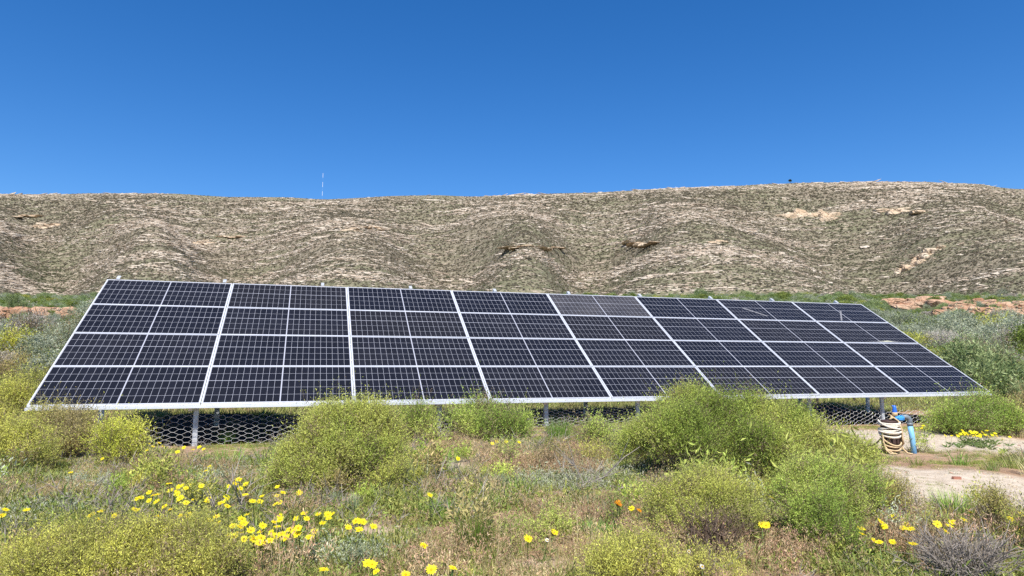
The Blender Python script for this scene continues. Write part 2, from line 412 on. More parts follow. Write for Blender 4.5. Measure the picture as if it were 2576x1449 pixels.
LAWN = blobs([(560, 1140, 130, 16), (420, 1215, 110, 14), (680, 1160, 80, 16), (2310, 1214, 62, 20), (2400, 1165, 90, 12), (2500, 1180, 110, 12), (2170, 1078, 100, 7), (960, 1130, 50, 14), (1100, 1190, 50, 14), (1560, 1170, 40, 12), (1860, 1175, 60, 14), (150, 1230, 70, 14), (700, 1260, 60, 16),
              (2300, 1080, 60, 6), (1090, 1115, 60, 12)])
SILV = blobs([(1690, 1145, 110, 26), (1610, 1215, 120, 18), (1300, 1215, 60, 16), (860, 1405, 110, 34), (90, 1310, 110, 30), (560, 1215, 120, 14), (2200, 1325, 90, 18), (1280, 1130, 50, 12), (2560, 1290, 40, 20), (1480, 1190, 80, 12), (1330, 1155, 60, 10),
              (2300, 1150, 60, 10), (1440, 1225, 90, 18), (700, 1395, 80, 16), (2440, 1200, 40, 8)])
DRY = blobs([(1280, 1330, 260, 60), (1500, 1400, 220, 40), (1420, 1170, 110, 40), (800, 1290, 140, 30), (1900, 1430, 260, 50), (2250, 1400, 200, 50), (1290, 1170, 90, 40), (1200, 1260, 150, 40), (400, 1180, 80, 14), (2250, 1290, 100, 30), (100, 1400, 120, 60)])

# ------------------------------------------------------------------ ground sheet
ang = np.concatenate([np.linspace(-64, 64, 560), np.linspace(66, 294, 58)])
rad = np.concatenate([[0.02], np.geomspace(0.7, 330, 270)])
A, RR = np.meshgrid(np.radians(ang + YAW), rad)
gx = CAM[0] + RR * np.sin(A); gy = CAM[1] + RR * np.cos(A)
gzz = gz(gx, gy)
nr, na = gx.shape
idx = np.arange(nr * na).reshape(nr, na)
nxt = np.roll(idx, -1, axis=1)
F = np.stack([idx[:-1], nxt[:-1], nxt[1:], idx[1:]], -1).reshape(-1, 4)[:, ::-1]
gcol = np.zeros((nr, na, 3))
gcol[..., 0] = np.maximum(blobmask(gx, gy, SAND), 0.5 * blobmask(gx, gy, BARE))
gcol[..., 1] = np.clip(0.8 * sstep(3, 8, gy) + 0.2 * sstep(12, 30, gy), 0, 1) * (1 - 0.5 * (fbm(gx * .3, gy * .3, 77) > 0.62) * (gy < 40))
tag(obj('ground', mesh_np('ground', np.stack([gx, gy, gzz], -1).reshape(-1, 3), F, [M['soil']], True, gcol.reshape(-1, 3))), kind='structure')

# ------------------------------------------------------------------ mountain
RIDX = [-900, -500, -200, 0, 100, 200, 330, 420, 560, 700, 800, 870, 1000, 1100, 1200, 1350, 1500, 1650, 1800, 1950, 2050, 2200, 2350, 2440, 2500, 2540, 2576, 2750, 3000, 3500]
RIDY = [505, 498, 492, 490, 490, 487, 487, 487, 497, 497, 503, 500, 492, 491, 495, 489, 485, 477, 470, 463, 459, 458, 457, 460, 463, 470, 474, 480, 470, 476]
SPX = [-700, -480, -250, -80, 110, 330, 540, 840, 1115, 1310, 1475, 1760, 2130, 2480, 2800, 3100, 3400]
SPV = [-1, 1, -1, 0.8, -0.9, 0.9, -1, 0.9, -0.8, 1, -0.9, 1, -1.0, 1, -1, 1, -1]
DB, DR = 205.0, 640.0
def cosint(x, xs, vs):
    i = np.clip(np.searchsorted(xs, x) - 1, 0, len(xs) - 2); xs = np.asarray(xs, float); vs = np.asarray(vs, float)
    t = np.clip((x - xs[i]) / (xs[i + 1] - xs[i]), 0, 1); t = (1 - np.cos(math.pi * t)) / 2
    return vs[i] * (1 - t) + vs[i + 1] * t
def hillz(q, t):
    """height over a fan of sight lines; q = sideways slope of the line, t = 0 at the foot, 1 on the crest, more beyond it"""
    X = 1288 + q * FD
    d = DB + (DR - DB) * t
    slope1 = (924.5 - np.interp(X, RIDX, RIDY)) / FD * 1.015 * np.sqrt(1 + 0 * q)
    slope0 = 0.101
    prof = np.clip(t, 0, 1) ** 0.86
    s = slope0 + (slope1 - slope0) * prof
    z = CAM[2] + d * s
    warp = X + 60 * (fbm(X / 300.0, t * 3, 41, 3) - 0.5) * 2 - (0.5 - t) * (60 + 360 * sstep(1600, 2150, X))
    sp = cosint(warp, SPX, SPV)
    env = np.clip(np.sin(np.clip(t, 0, 1) ** 0.75 * math.pi), 0, 1) ** 1.2
    z = z + sp * env * 16
    wx = CAM[0] + d * (FH[0] + q * RH[0]); wy = CAM[1] + d * (FH[1] + q * RH[1])
    z = z + (fbm(wx / 75, wy / 75, 3, 3) - 0.5) * 8 * np.clip(env + 0.12, 0, 1)
    z = z + (fbm(wx / 14, wy / 14, 8, 3) - 0.5) * 1.1 * (0.3 + env)
    st = (z / 6.5 + 1.6 * fbm(wx / 90, wy / 90, 22, 3)) % 1.0                      # rock benches
    z = z + 1.0 * (sstep(0.55, 0.95, st) - st) * (0.35 + env) * sstep(0.03, 0.15, t)
    z = np.where(t > 1, z - (t - 1) * 130, z)
    return wx, wy, z
tq = np.linspace(-1.35, 1.35, 820)
tt = np.concatenate([np.linspace(-0.12, 1.0, 270), np.linspace(1.01, 1.6, 20)])
Q, T = np.meshgrid(tq, tt)
hx, hy, hz = hillz(Q, T)
hz = np.where(T < 0.02, np.minimum(hz, gz(hx, hy) + 6 * T + 0.4), hz)
nr, na = Q.shape; idx = np.arange(nr * na).reshape(nr, na)
F = np.stack([idx[:-1, :-1], idx[:-1, 1:], idx[1:, 1:], idx[1:, :-1]], -1).reshape(-1, 4)
tag(obj('mountain', mesh_np('mountain', np.stack([hx, hy, hz], -1).reshape(-1, 3), F, [M['hill']], True, np.stack([(1 - sstep(0.02, 0.16, T)) * 0.6] * 3, -1).reshape(-1, 3))), kind='structure')

# ------------------------------------------------------------------ scatter: one mass of uncountable plants or stones
def scatter(name, P, rot, scl, idx, protos, label, cat):
    n = len(P)
    if n == 0: return
    me = bpy.data.meshes.new(name); me.vertices.add(n); me.vertices.foreach_set('co', np.asarray(P, np.float32).ravel())
    for nm, ty, key, dat in (('rot', 'FLOAT_VECTOR', 'vector', rot), ('scl', 'FLOAT_VECTOR', 'vector', scl)):
        a = me.attributes.new(nm, ty, 'POINT'); a.data.foreach_set(key, np.asarray(dat, np.float32).ravel())
    a = me.attributes.new('idx', 'INT', 'POINT'); a.data.foreach_set('value', np.asarray(idx, np.int32))
    c = bpy.data.collections.new(name + '_kinds')
    for o in protos: c.objects.link(o)
    g = bpy.data.node_groups.new(name, 'GeometryNodeTree')
    g.interface.new_socket('Geometry', in_out='INPUT', socket_type='NodeSocketGeometry')
    g.interface.new_socket('Geometry', in_out='OUTPUT', socket_type='NodeSocketGeometry')
    gi = g.nodes.new('NodeGroupInput'); go = g.nodes.new('NodeGroupOutput')
    ip = g.nodes.new('GeometryNodeInstanceOnPoints'); ip.inputs['Pick Instance'].default_value = True
    ci = g.nodes.new('GeometryNodeCollectionInfo'); ci.inputs['Collection'].default_value = c
    ci.inputs['Separate Children'].default_value = True; ci.inputs['Reset Children'].default_value = True
    def na(nm, dt):
        q = g.nodes.new('GeometryNodeInputNamedAttribute'); q.data_type = dt; q.inputs[0].default_value = nm; return q
    L = g.links.new
    L(gi.outputs[0], ip.inputs['Points']); L(ci.outputs[0], ip.inputs['Instance'])
    L(na('idx', 'INT').outputs[0], ip.inputs['Instance Index'])
    L(na('rot', 'FLOAT_VECTOR').outputs[0], ip.inputs['Rotation']); L(na('scl', 'FLOAT_VECTOR').outputs[0], ip.inputs['Scale'])
    L(ip.outputs[0], go.inputs[0])
    o = obj(name, me); md = o.modifiers.new('scatter', 'NODES'); md.node_group = g
    return tag(o, label, cat, kind='stuff')

def proto(name, me): return bpy.data.objects.new(name, me)

# ------------------------------------------------------------------ plant meshes
def unit(v): return v / (np.linalg.norm(v, axis=-1, keepdims=True) + 1e-9)

def leaves(base, direc, length, width, rg):
    """rhombic leaves: base (n,3), direction (n,3)"""
    n = len(base)
    side = unit(np.cross(direc, unit(rg.normal(size=(n, 3)))))
    nor = np.cross(direc, side)
    L = np.asarray(length)[:, None] if np.ndim(length) else length
    W = np.asarray(width)[:, None] if np.ndim(width) else width
    mid = base + direc * L * 0.5 + nor * L * 0.08
    V = np.stack([base, mid + side * W * 0.5, base + direc * L, mid - side * W * 0.5], 1).reshape(-1, 3)
    F = np.arange(n * 4).reshape(-1, 4)
    return V, F

def crown(lobes, n_twigs, per, leaf, wid, twig, pal, seed, up=0.55, shell=0.22, zmin=-0.35, lump=0.22, floor=0.02, spread=0.6, clump=0.0):
    rg = np.random.default_rng(seed)
    lo = np.array(lobes, float)
    area = (lo[:, 3] * lo[:, 4] + lo[:, 3] * lo[:, 5] + lo[:, 4] * lo[:, 5])
    nt_ = n_twigs; ncl = max(3, n_twigs // 26) if clump else n_twigs; n_twigs = ncl
    k = rg.choice(len(lo), n_twigs, p=area / area.sum())
    d = unit(rg.normal(size=(n_twigs, 3))); d[:, 2] = np.where(d[:, 2] < zmin, -d[:, 2], d[:, 2])
    az = np.arctan2(d[:, 1], d[:, 0])
    lumpv = 1 + lump * 2 * (fbm(az * 1.6 + k * 9 + seed, d[:, 2] * 3.0 + seed, 3 + seed % 50, 3) - 0.5) + 0.5 * lump * 2 * (fbm(az * 5 + k * 5, d[:, 2] * 8, 4 + seed % 50, 2) - 0.5)
    rr = lumpv * (1 - np.abs(rg.normal(size=n_twigs)) * shell)
    b = lo[k, :3] + d * lo[k, 3:6] * np.clip(rr, 0.15, 1.4)[:, None]
    if clump:                                                  # sprays of twigs gathered in clumps, with gaps between them
        own = rg.integers(0, ncl, nt_); cs = clump * rg.uniform(0.6, 1.25, ncl)[own][:, None]
        off = np.clip(rg.normal(size=(nt_, 3)), -1.7, 1.7) * cs * np.array([1, 1, 1.25])
        d0 = d[own]; off = off - d0 * (np.sum(off * d0, 1, keepdims=True)) * 0.35
        b = b[own] + off; d = unit(d0 * 0.8 + off / (cs + 1e-6) * 0.35)
    keep = b[:, 2] > floor
    b, d = b[keep], d[keep]; n = len(b)
    td = unit(d * 0.55 + np.array([0, 0, up]) + rg.normal(size=(n, 3)) * 0.35)
    tl = twig * rg.uniform(0.4, 1.2, n) * np.where(rg.uniform(size=n) < 0.07, 1.9, 1.0)
    s = np.linspace(0.05, 1, per)[None, :] + rg.uniform(-.08, .08, (n, per))
    bend = rg.normal(size=(n, 3)) * 0.25
    pos = b[:, None] + td[:, None] * (tl[:, None] * s)[..., None] + bend[:, None] * (tl[:, None] * s ** 2)[..., None]
    ldir = unit(td[:, None] * 0.7 + rg.normal(size=(n, per, 3)) * spread)
    V, F = leaves(pos.reshape(-1, 3), ldir.reshape(-1, 3), leaf * rg.uniform(0.6, 1.35, n * per), wid * rg.uniform(0.7, 1.3, n * per), rg)
    pal = np.array(pal, float)
    # patches of older and younger growth over the plant, leaf by leaf variation on top
    g = fbm(b[:, 0] * 2.2 + seed, b[:, 1] * 2.2 + b[:, 2] * 1.7, 60 + seed % 40, 3)
    g = np.clip((g - 0.5) * 2.6 + 0.5 + rg.normal(size=n) * 0.16, 0, 0.999) * (len(pal) - 1)
    i = g.astype(int); fr = (g - i)[:, None]
    c = pal[i] * (1 - fr) + pal[np.minimum(i + 1, len(pal) - 1)] * fr
    if clump:                                                  # some sprays are dry
        dead = (rg.uniform(size=ncl) < 0.10)[own][keep] | (rg.uniform(size=n) < 0.04)
        c = np.where(dead[:, None], np.array([0.36, 0.28, 0.17]) * rg.uniform(0.7, 1.2, n)[:, None], c)
    c = np.repeat(c, per, 0) * rg.uniform(0.66, 1.34, n * per)[:, None]
    C4 = np.repeat(c, 4, 0)
    if clump:                                                  # the twig that carries each row of leaves
        e0, e1 = pos[:, 0], pos[:, -1]; sd = unit(np.cross(e1 - e0, rg.normal(size=(n, 3)))) * wid * 0.16
        start = b - td * tl[:, None] * 0.5
        V2 = np.stack([start - sd, start + sd, e1 + sd * 0.4, e1 - sd * 0.4], 1).reshape(-1, 3)
        F = np.concatenate([F, np.arange(n * 4).reshape(-1, 4) + len(V)]); V = np.concatenate([V, V2])
        C4 = np.concatenate([C4, np.tile(np.array([0.30, 0.25, 0.13]), (n * 4, 1)) * np.repeat(rg.uniform(0.6, 1.2, n), 4)[:, None]])
    return V, F, C4

def crown_mesh(name, mat, *a, **k):
    V, F, c = crown(*a, **k); return mesh_np(name, V, F, [mat], False, c)

def stems(name, mat, lobes, n, r0, seed, sub=3, reach=0.85, crook=0.18):
    rg = np.random.default_rng(seed); mb = MB(); lo = np.array(lobes, float)
    cx, cy = (lo[:, 0] * lo[:, 3]).sum() / lo[:, 3].sum(), (lo[:, 1] * lo[:, 3]).sum() / lo[:, 3].sum()
    for i in range(n):
        l = lo[i % len(lo)]
        d = unit(rg.normal(size=3)); d[2] = abs(d[2])
        tip = l[:3] + d * l[3:6] * reach * rg.uniform(0.6, 1.05)
        root = np.array([cx + (l[0] - cx) * 0.45 + rg.normal() * 0.05, cy + (l[1] - cy) * 0.45 + rg.normal() * 0.05, -0.05])
        L = np.linalg.norm(tip - root)
        t = np.linspace(0, 1, 5)[:, None]
        path = root + (tip - root) * t + np.cumsum(rg.normal(size=(5, 3)) * crook * L * 0.25, 0) * np.array([[0], [1], [1], [1], [1]]) + np.array([0, 0, 1]) * (np.sin(t * math.pi) * 0.12 * L)
        mb.tube(path, np.linspace(r0, r0 * 0.3, 5) * rg.uniform(0.7, 1.2), 4, False)
        for j in range(sub):
            p0 = path[rg.integers(1, 4)]; dd = unit(unit(path[-1] - path[0]) + rg.normal(size=3) * 0.7)
            tt_ = np.linspace(0, 1, 3)[:, None]
            pp = p0 + dd * L * rg.uniform(0.2, 0.5) * tt_ + rg.normal(size=(3, 3)) * 0.03 * L * tt_
            pp[:, 2] = np.maximum(pp[:, 2], 0.01)
            mb.tube(pp, [r0 * 0.45, r0 * 0.3, r0 * 0.14], 3, False)
    return mb.mesh(name, mat)

def tuft(n, h, spread, wid, pal, seed, lean=0.5, seg=3, curve=0.4):
    """upright blades from one root"""
    rg = np.random.default_rng(seed)
    az = rg.uniform(0, 2 * math.pi, n); rb = spread * np.sqrt(rg.uniform(0, 1, n))
    base = np.stack([rb * np.cos(az), rb * np.sin(az), np.zeros(n) - 0.01], -1)
    a2 = az + rg.normal(size=n) * 0.7
    le = lean * np.abs(rg.normal(size=n)) * 0.7 + lean * 0.3
    H = h * rg.uniform(0.5, 1.1, n)
    out = np.stack([np.cos(a2), np.sin(a2), np.zeros(n)], -1)
    side = np.stack([-np.sin(a2 + rg.normal(size=n)), np.cos(a2), np.zeros(n)], -1); side = unit(side)
    V = []; ss = np.linspace(0, 1, seg + 1)
    for k, s in enumerate(ss):
        c = base + out * (le * H * (s * (1 - curve) + curve * s * s))[:, None] + np.array([0, 0, 1]) * (H * (s - 0.25 * le * s * s))[:, None]
        wv = wid * (1 - s) ** 0.6 * (1 if k < seg else 0.0)
        V.append(c - side * wv / 2); 
        if k < seg: V.append(c + side * wv / 2)
    nv = 2 * seg + 1
    V = np.stack(V, 1).reshape(-1, 3)
    o = np.arange(n)[:, None] * nv
    quads = np.concatenate([np.stack([o + 2 * k, o + 2 * k + 1, o + 2 * k + 3, o + 2 * k + 2], -1).reshape(-1, 4) for k in range(seg - 1)]) if seg > 1 else np.zeros((0, 4), int)
    k = seg - 1
    tris = np.stack([o + 2 * k, o + 2 * k + 1, o + 2 * k + 2], -1).reshape(-1, 3)
    pal = np.array(pal, float)
    c = pal[rg.integers(0, len(pal), n)] * rg.uniform(0.75, 1.25, n)[:, None]
    return V, [quads, tris], np.repeat(c, nv, 0)

def tuft_mesh(name, mat, *a, **k):
    V, F, c = tuft(*a, **k); return mesh_np(name, V, F, [mat], False, c)

def seedy(name, n, h, spread, seed, pal_stem, pal_head):
    """dry stalks with feathery seed heads"""
    rg = np.random.default_rng(seed)
    V1, F1, c1 = tuft(n, h, spread, 0.0032, pal_stem, seed, lean=0.35, seg=2)
    nv = 5; tips = V1[4::nv]; n0 = len(V1)
    m = 10
    b = np.repeat(tips, m, 0) + np.array([0, 0, -1]) * (rg.uniform(0, 0.28, n * m) * h)[:, None] * 0.9 + rg.normal(size=(n * m, 3)) * 0.006
    d = unit(rg.normal(size=(n * m, 3)) * 0.6 + np.array([0, 0, 0.8]))
    V2, F2 = leaves(b, d, 0.017, 0.0042, rg)
    p = np.array(pal_head); c2 = np.repeat(p[rg.integers(0, len(p), n * m)] * rg.uniform(0.75, 1.25, n * m)[:, None], 4, 0)
    return mesh_np(name, np.concatenate([V1, V2]), [F1[0], F1[1], F2 + n0], [M['dry']], False, np.concatenate([c1, c2]))

LIME = [(0.17, 0.23, 0.040), (0.25, 0.32, 0.060), (0.31, 0.37, 0.075), (0.36, 0.39, 0.095)]
GREEN = [(0.16, 0.22, 0.040), (0.24, 0.305, 0.058), (0.31, 0.36, 0.080)]
OLIVE = [(0.20, 0.21, 0.050), (0.29, 0.30, 0.065), (0.37, 0.37, 0.080)]
BROWNY = [(0.20, 0.16, 0.075), (0.29, 0.24, 0.10), (0.30, 0.29, 0.060)]
GREYG = [(0.15, 0.175, 0.105), (0.23, 0.25, 0.165), (0.30, 0.32, 0.23)]
SOFTG = [(0.12, 0.17, 0.065), (0.20, 0.25, 0.10), (0.27, 0.32, 0.15)]
DKGRN = [(0.075, 0.105, 0.025), (0.12, 0.155, 0.036), (0.17, 0.20, 0.05)]
GREYB = [(0.22, 0.19, 0.16), (0.29, 0.26, 0.22), (0.34, 0.31, 0.27)]
YELL = [(0.27, 0.29, 0.04), (0.36, 0.37, 0.06), (0.42, 0.42, 0.07)]

LIME, GREEN, OLIVE, BROWNY, GREYG, SOFTG, DKGRN, GREYB, YELL = [[tuple(v * 1.72 for v in c) for c in p] for p in (LIME, GREEN, OLIVE, BROWNY, GREYG, SOFTG, DKGRN, GREYB, YELL)]

# ------------------------------------------------------------------ masses on the mountain and the far slope
def rock_me(name, seed, sx, sy, sz, mat, sub=2, rough=0.35, boxy=1.0):
    import bmesh
    bm = bmesh.new(); bmesh.ops.create_icosphere(bm, subdivisions=sub, radius=1)
    V = np.array([v.co[:] for v in bm.verts]); Fc = np.array([[v.index for v in f.verts] for f in bm.faces]); bm.free()
    rg = np.random.default_rng(seed)
    V = np.sign(V) * np.abs(V) ** boxy
    for k in range(7):                                        # cut facets
        n = unit(rg.normal(size=3)); dlim = rg.uniform(0.5, 0.85) if boxy == 1 else rg.uniform(0.75, 1.15)
        ex = V @ n - dlim; V = V - np.where(ex > 0, ex, 0)[:, None] * n
    V = V * (1 + rough * (fbm(V[:, 0] * 2 + seed, V[:, 1] * 2 + V[:, 2] * 1.3, seed % 90, 3) - 0.5))[:, None]
    return mesh_np(name, V * np.array([sx, sy, sz]), Fc, [mat])

rock_protos = [proto(f'hill_rock_{i}', rock_me('hill_rock', 100 + i, 1, 0.7, [0.35, 0.5, 0.28, 0.42, 0.6][i], M['hillrock'], 1)) for i in range(5)]
N = 620000
q = rng.uniform(-0.95, 0.95, N); t = rng.uniform(0.0, 1.02, N)
x, y, z = hillz(q, t)
_, _, zl = hillz(q - 0.004, t); _, _, zr = hillz(q + 0.004, t)
x2, y2, z2 = hillz(q, t + 0.004)
dd_ = DB + (DR - DB) * t
lat = 0.008 * dd_; sl_r = (zr - zl) / lat; sl_f = (z2 - z) / (0.004 * (DR - DB))
band = fbm(z / 3.6 + 3 * fbm(x / 110, y / 110, 51, 2), (x * RH[0] + y * RH[1]) / 130, 52, 3)
patch = fbm((x * RH[0] + y * RH[1]) / 70, z / 16, 53, 4)
Xd = 1288 + q * FD
sp_here = cosint(Xd - (0.5 - t) * (60 + 360 * sstep(1600, 2150, Xd)), SPX, SPV)
dens = np.clip((band - 0.47) * 7, 0, 1) * 0.85 + 0.12 * (band > 0.40)
dens *= np.clip((patch - 0.38) * 5, 0.10, 1) * (0.66 + 0.34 * sp_here)
dens *= sstep(0.0, 0.10, t + 0.08 * (patch - 0.5)) * np.where((Xd > 1850) & (t < 0.35), 0.55, 1)
keep = rng.uniform(size=N) < np.clip(dens, 0.02, 0.92)
heading = np.arctan2(RH[1], RH[0])
yawc = heading + np.arctan2(-sl_r, sl_f + 0.35) * 0.7 + rng.normal(size=N) * 0.16
size = np.exp(rng.normal(size=N) * 0.42) * (0.75 + 0.9 * t) * 0.36
P = np.stack([x, y, z], -1)
lng = rng.uniform(size=N) < 0.3
S = np.stack([size * np.where(lng, rng.uniform(4, 10, N), rng.uniform(1.2, 3.2, N)), size * 1.0, size * rng.uniform(0.8, 1.5, N)], -1)
rot = np.stack([rng.normal(size=N) * 0.12, rng.normal(size=N) * 0.12, yawc], -1)
scatter('hill_rocks', P[keep], rot[keep], S[keep], rng.integers(0, 5, N)[keep], rock_protos, 'pale weathered rocks strewn in bands over the mountainside', 'rocks')

def clump_me(name, seed, pal, n=26, per=5, leaf=0.5, wid=0.25):
    return crown_mesh(name, M['leaf'], [(0, 0, 0.12, 0.7, 0.7, 0.38)], n, per, leaf, wid, 0.3, pal, seed, floor=-0.2, spread=1.0)
HBR = [(0.20, 0.175, 0.12), (0.27, 0.235, 0.165), (0.34, 0.30, 0.215)]
HGR = [(0.14, 0.15, 0.08), (0.20, 0.21, 0.115), (0.27, 0.27, 0.16)]
bush_protos = [proto(f'hill_bush_{i}', clump_me('hill_bush', 200 + i, HBR if i < 3 else HGR)) for i in range(5)]
N = 150000
q = rng.uniform(-0.95, 0.95, N); t = rng.uniform(-0.02, 1.01, N)
x, y, z = hillz(q, t)
z = np.where(t < 0.02, np.minimum(z, gz(x, y) + 6 * t + 0.4), z)
pg = fbm((x * RH[0] + y * RH[1]) / 60, z / 25, 63, 3)
Xd = 1288 + q * FD
gul = cosint(Xd - (0.5 - t) * (60 + 360 * sstep(1600, 2150, Xd)), SPX, SPV)
greenish = (rng.uniform(size=N) < np.clip(0.0 + 1.3 * (pg - 0.5) - 0.40 * gul + 0.7 * (0.22 - t), 0.01, 0.95))
size = np.exp(rng.normal(size=N) * 0.35) * (0.7 + 0.75 * t) * 0.38 * (1 - 0.5 * sstep(0.93, 1.0, t))
pick = np.where(greenish, rng.integers(3, 5, N), rng.integers(0, 3, N))
scatter('hill_scrub', np.stack([x, y, z], -1), np.stack([0 * x, 0 * x, rng.uniform(0, 6.28, N)], -1), np.stack([size * 1.25, size * 1.25, size * 0.9], -1), pick, bush_protos,
        'low grey-brown and green scrub covering the mountainside', 'scrub')

# scrub on the plain between the array and the foot of the mountain
def far_bush(name, seed, pal, leaf=0.085):
    rg = np.random.default_rng(seed)
    lobes = [(rg.normal() * 0.3, rg.normal() * 0.3, 0.35 + 0.12 * rg.normal(), rg.uniform(0.35, 0.6), rg.uniform(0.35, 0.6), rg.uniform(0.3, 0.5)) for _ in range(4)]
    return crown_mesh(name, M['leaf'], lobes, 620, 7, leaf, leaf * 0.32, 0.2, pal, seed, floor=-0.02)
plain_protos = [proto(f'plain_bush_{i}', far_bush('plain_bush', 300 + i, p)) for i, p in enumerate([DKGRN, [tuple(v * 0.6 for v in c) for c in GREEN], [tuple(v * 0.85 for v in c) for c in GREYG], [tuple(v * 0.8 for v in c) for c in SOFTG], GREYB, [tuple(v * 0.75 for v in c) for c in OLIVE]])]
N = 26000
dpt = 13 + (215 - 13) * rng.uniform(size=N) ** 0.72; qq = rng.uniform(-1.0, 1.0, N)
x = CAM[0] + dpt * (FH[0] + qq * RH[0]); y = CAM[1] + dpt * (FH[1] + qq * RH[1])
keep = (dpt > 33) | ((dpt > 24) & (rng.uniform(size=N) < 0.35))
zone = fbm(x / 14, y / 14, 71, 3); zone2 = fbm(x / 9 + 5, y / 9, 72, 3)
u = rng.uniform(size=N)
pick = np.where(zone > 0.49, np.where(u < 0.7, 2, 3), np.where(zone2 > 0.52, np.where(u < 0.6, 0, 1), np.where(u < 0.4, 3, np.where(u < 0.6, 1, np.where(u < 0.72, 4, np.where(u < 0.85, 5, 2))))))
pick = np.where((dpt > 95) & (u < 0.6), np.where(u < 0.35, 0, 3), pick)
keep &= rng.uniform(size=N) < 0.4 + 0.6 * (fbm(x / 5, y / 5, 73, 3) > 0.42)
pX = 1288 + qq * FD
keep &= ~((((pX > 2225) & (dpt > 66) & (dpt < 146)) | ((pX < 225) & (dpt > 58) & (dpt < 100))) & (rng.uniform(size=N) < 0.9))
size = np.exp(rng.normal(size=N) * 0.35) * np.interp(dpt, [12, 40, 120, 215], [0.75, 0.9, 0.85, 1.0])
P = np.stack([x, y, gz(x, y) - 0.05], -1)
scatter('plain_scrub', P[keep], np.stack([0 * x, 0 * x, rng.uniform(0, 6.28, N)], -1)[keep], np.stack([size, size, size * rng.uniform(0.65, 1.0, N)], -1)[keep], pick[keep], plain_protos,
        'mixed green and grey scrub on the plain behind the solar array', 'scrub')

# ------------------------------------------------------------------ rock ledges and outcrops
def put_rock(parent, name, seed, loc, s, mat, yaw=0.0):
    o = obj(name, rock_me(name, seed, *s, mat, 3, 0.5, 0.45), parent, loc, (random.uniform(-.1, .1), random.uniform(-.1, .1), yaw)); return o
def ledge(label, spots, seed0):
    """spots: photo x, base y, width, height of each block"""
    p0 = at(spots[0][0], spots[0][1]); root = bpy.data.objects.new('rock_ledge', None); COL.objects.link(root); root.location = p0
    tag(root, label, 'rock ledge')
    for i, (dx, dy, wd, ht) in enumerate(spots):
        p = at(dx, dy); W = metres(p, wd) * 0.85; H = metres(p, ht) * 0.75
        put_rock(root, 'boulder', seed0 + i, p - p0 + np.array([0, W * 0.4, H * 0.75]), (W, W * random.uniform(0.6, 0.9), H), M['redrock'], -R(YAW) + random.uniform(-.25, .25))
    return root
random.seed(5)
sp = []
for i in range(26):                                     # upper band right of the array
    dx = 2255 + i * 14 + random.uniform(-5, 5); sp.append((dx, 771 + 6 * math.sin(i * 0.7) + 0.010 * (dx - 2255) + random.uniform(-3, 3), random.uniform(18, 40), random.uniform(9, 17)))
for i in range(15):
    dx = 2395 + i * 16 + random.uniform(-6, 6); sp.append((dx, 785 + random.uniform(-3, 3), random.uniform(18, 34), random.uniform(8, 16)))
for dx, dy, w_, h_ in ((2425, 800, 26, 15), (2440, 797, 20, 12), (2520, 803, 34, 22), (2560, 806, 36, 22), (2600, 800, 40, 28), (2480, 804, 22, 10), (2372, 796, 22, 13)): sp.append((dx, dy, w_, h_))
ledge('long reddish rock ledge with dark overhangs right of the solar array', sp, 500)
sp = []
for i in range(12):
    dx = -30 + i * 13 + random.uniform(-3, 3); sp.append((dx, 803 + random.uniform(-2, 2), random.uniform(14, 26), random.uniform(18, 26)))
for i in range(9):
    dx = 115 + i * 12 + random.uniform(-4, 4); sp.append((dx, 804 - 4 * (i % 2) + random.uniform(-4, 6), random.uniform(14, 26), random.uniform(13, 20)))
ledge('short red rock ledge left of the solar array', sp, 600)
# loose stones below the ledges
stones = []
for i in range(52): stones.append((random.uniform(2225, 2600), random.triangular(785, 838, 795), random.uniform(5, 13)))
for i in range(16): stones.append((random.uniform(60, 215), random.uniform(800, 815), random.uniform(4, 9)))
st_protos = [rock_me('stone', 700 + i, 1, 0.8, 0.65, M['palestone'], 1) for i in range(4)]
def nth_(i): return f"{i}{'th' if 10 <= i % 100 <= 20 else {1: 'st', 2: 'nd', 3: 'rd'}.get(i % 10, 'th')}"
stones.sort(); nleft = sum(1 for a in stones if a[0] < 1000)
for i, (dx, dy, wd) in enumerate(stones):
    p = at(dx, dy); s = metres(p, wd) * 0.55
    o = obj('stone', st_protos[i % 4], None, p + np.array([0, 0, s * 0.3]), (0, 0, random.uniform(0, 6))); o.scale = (s, s, s)
    side = 'right' if dx > 1000 else 'left'
    tag(o, f'pale loose stone in the scrub below the {side} rock ledge, {nth_(i + 1 - (nleft if dx > 1000 else 0))} from the left', 'stone', f'loose stones below the {side} ledge')

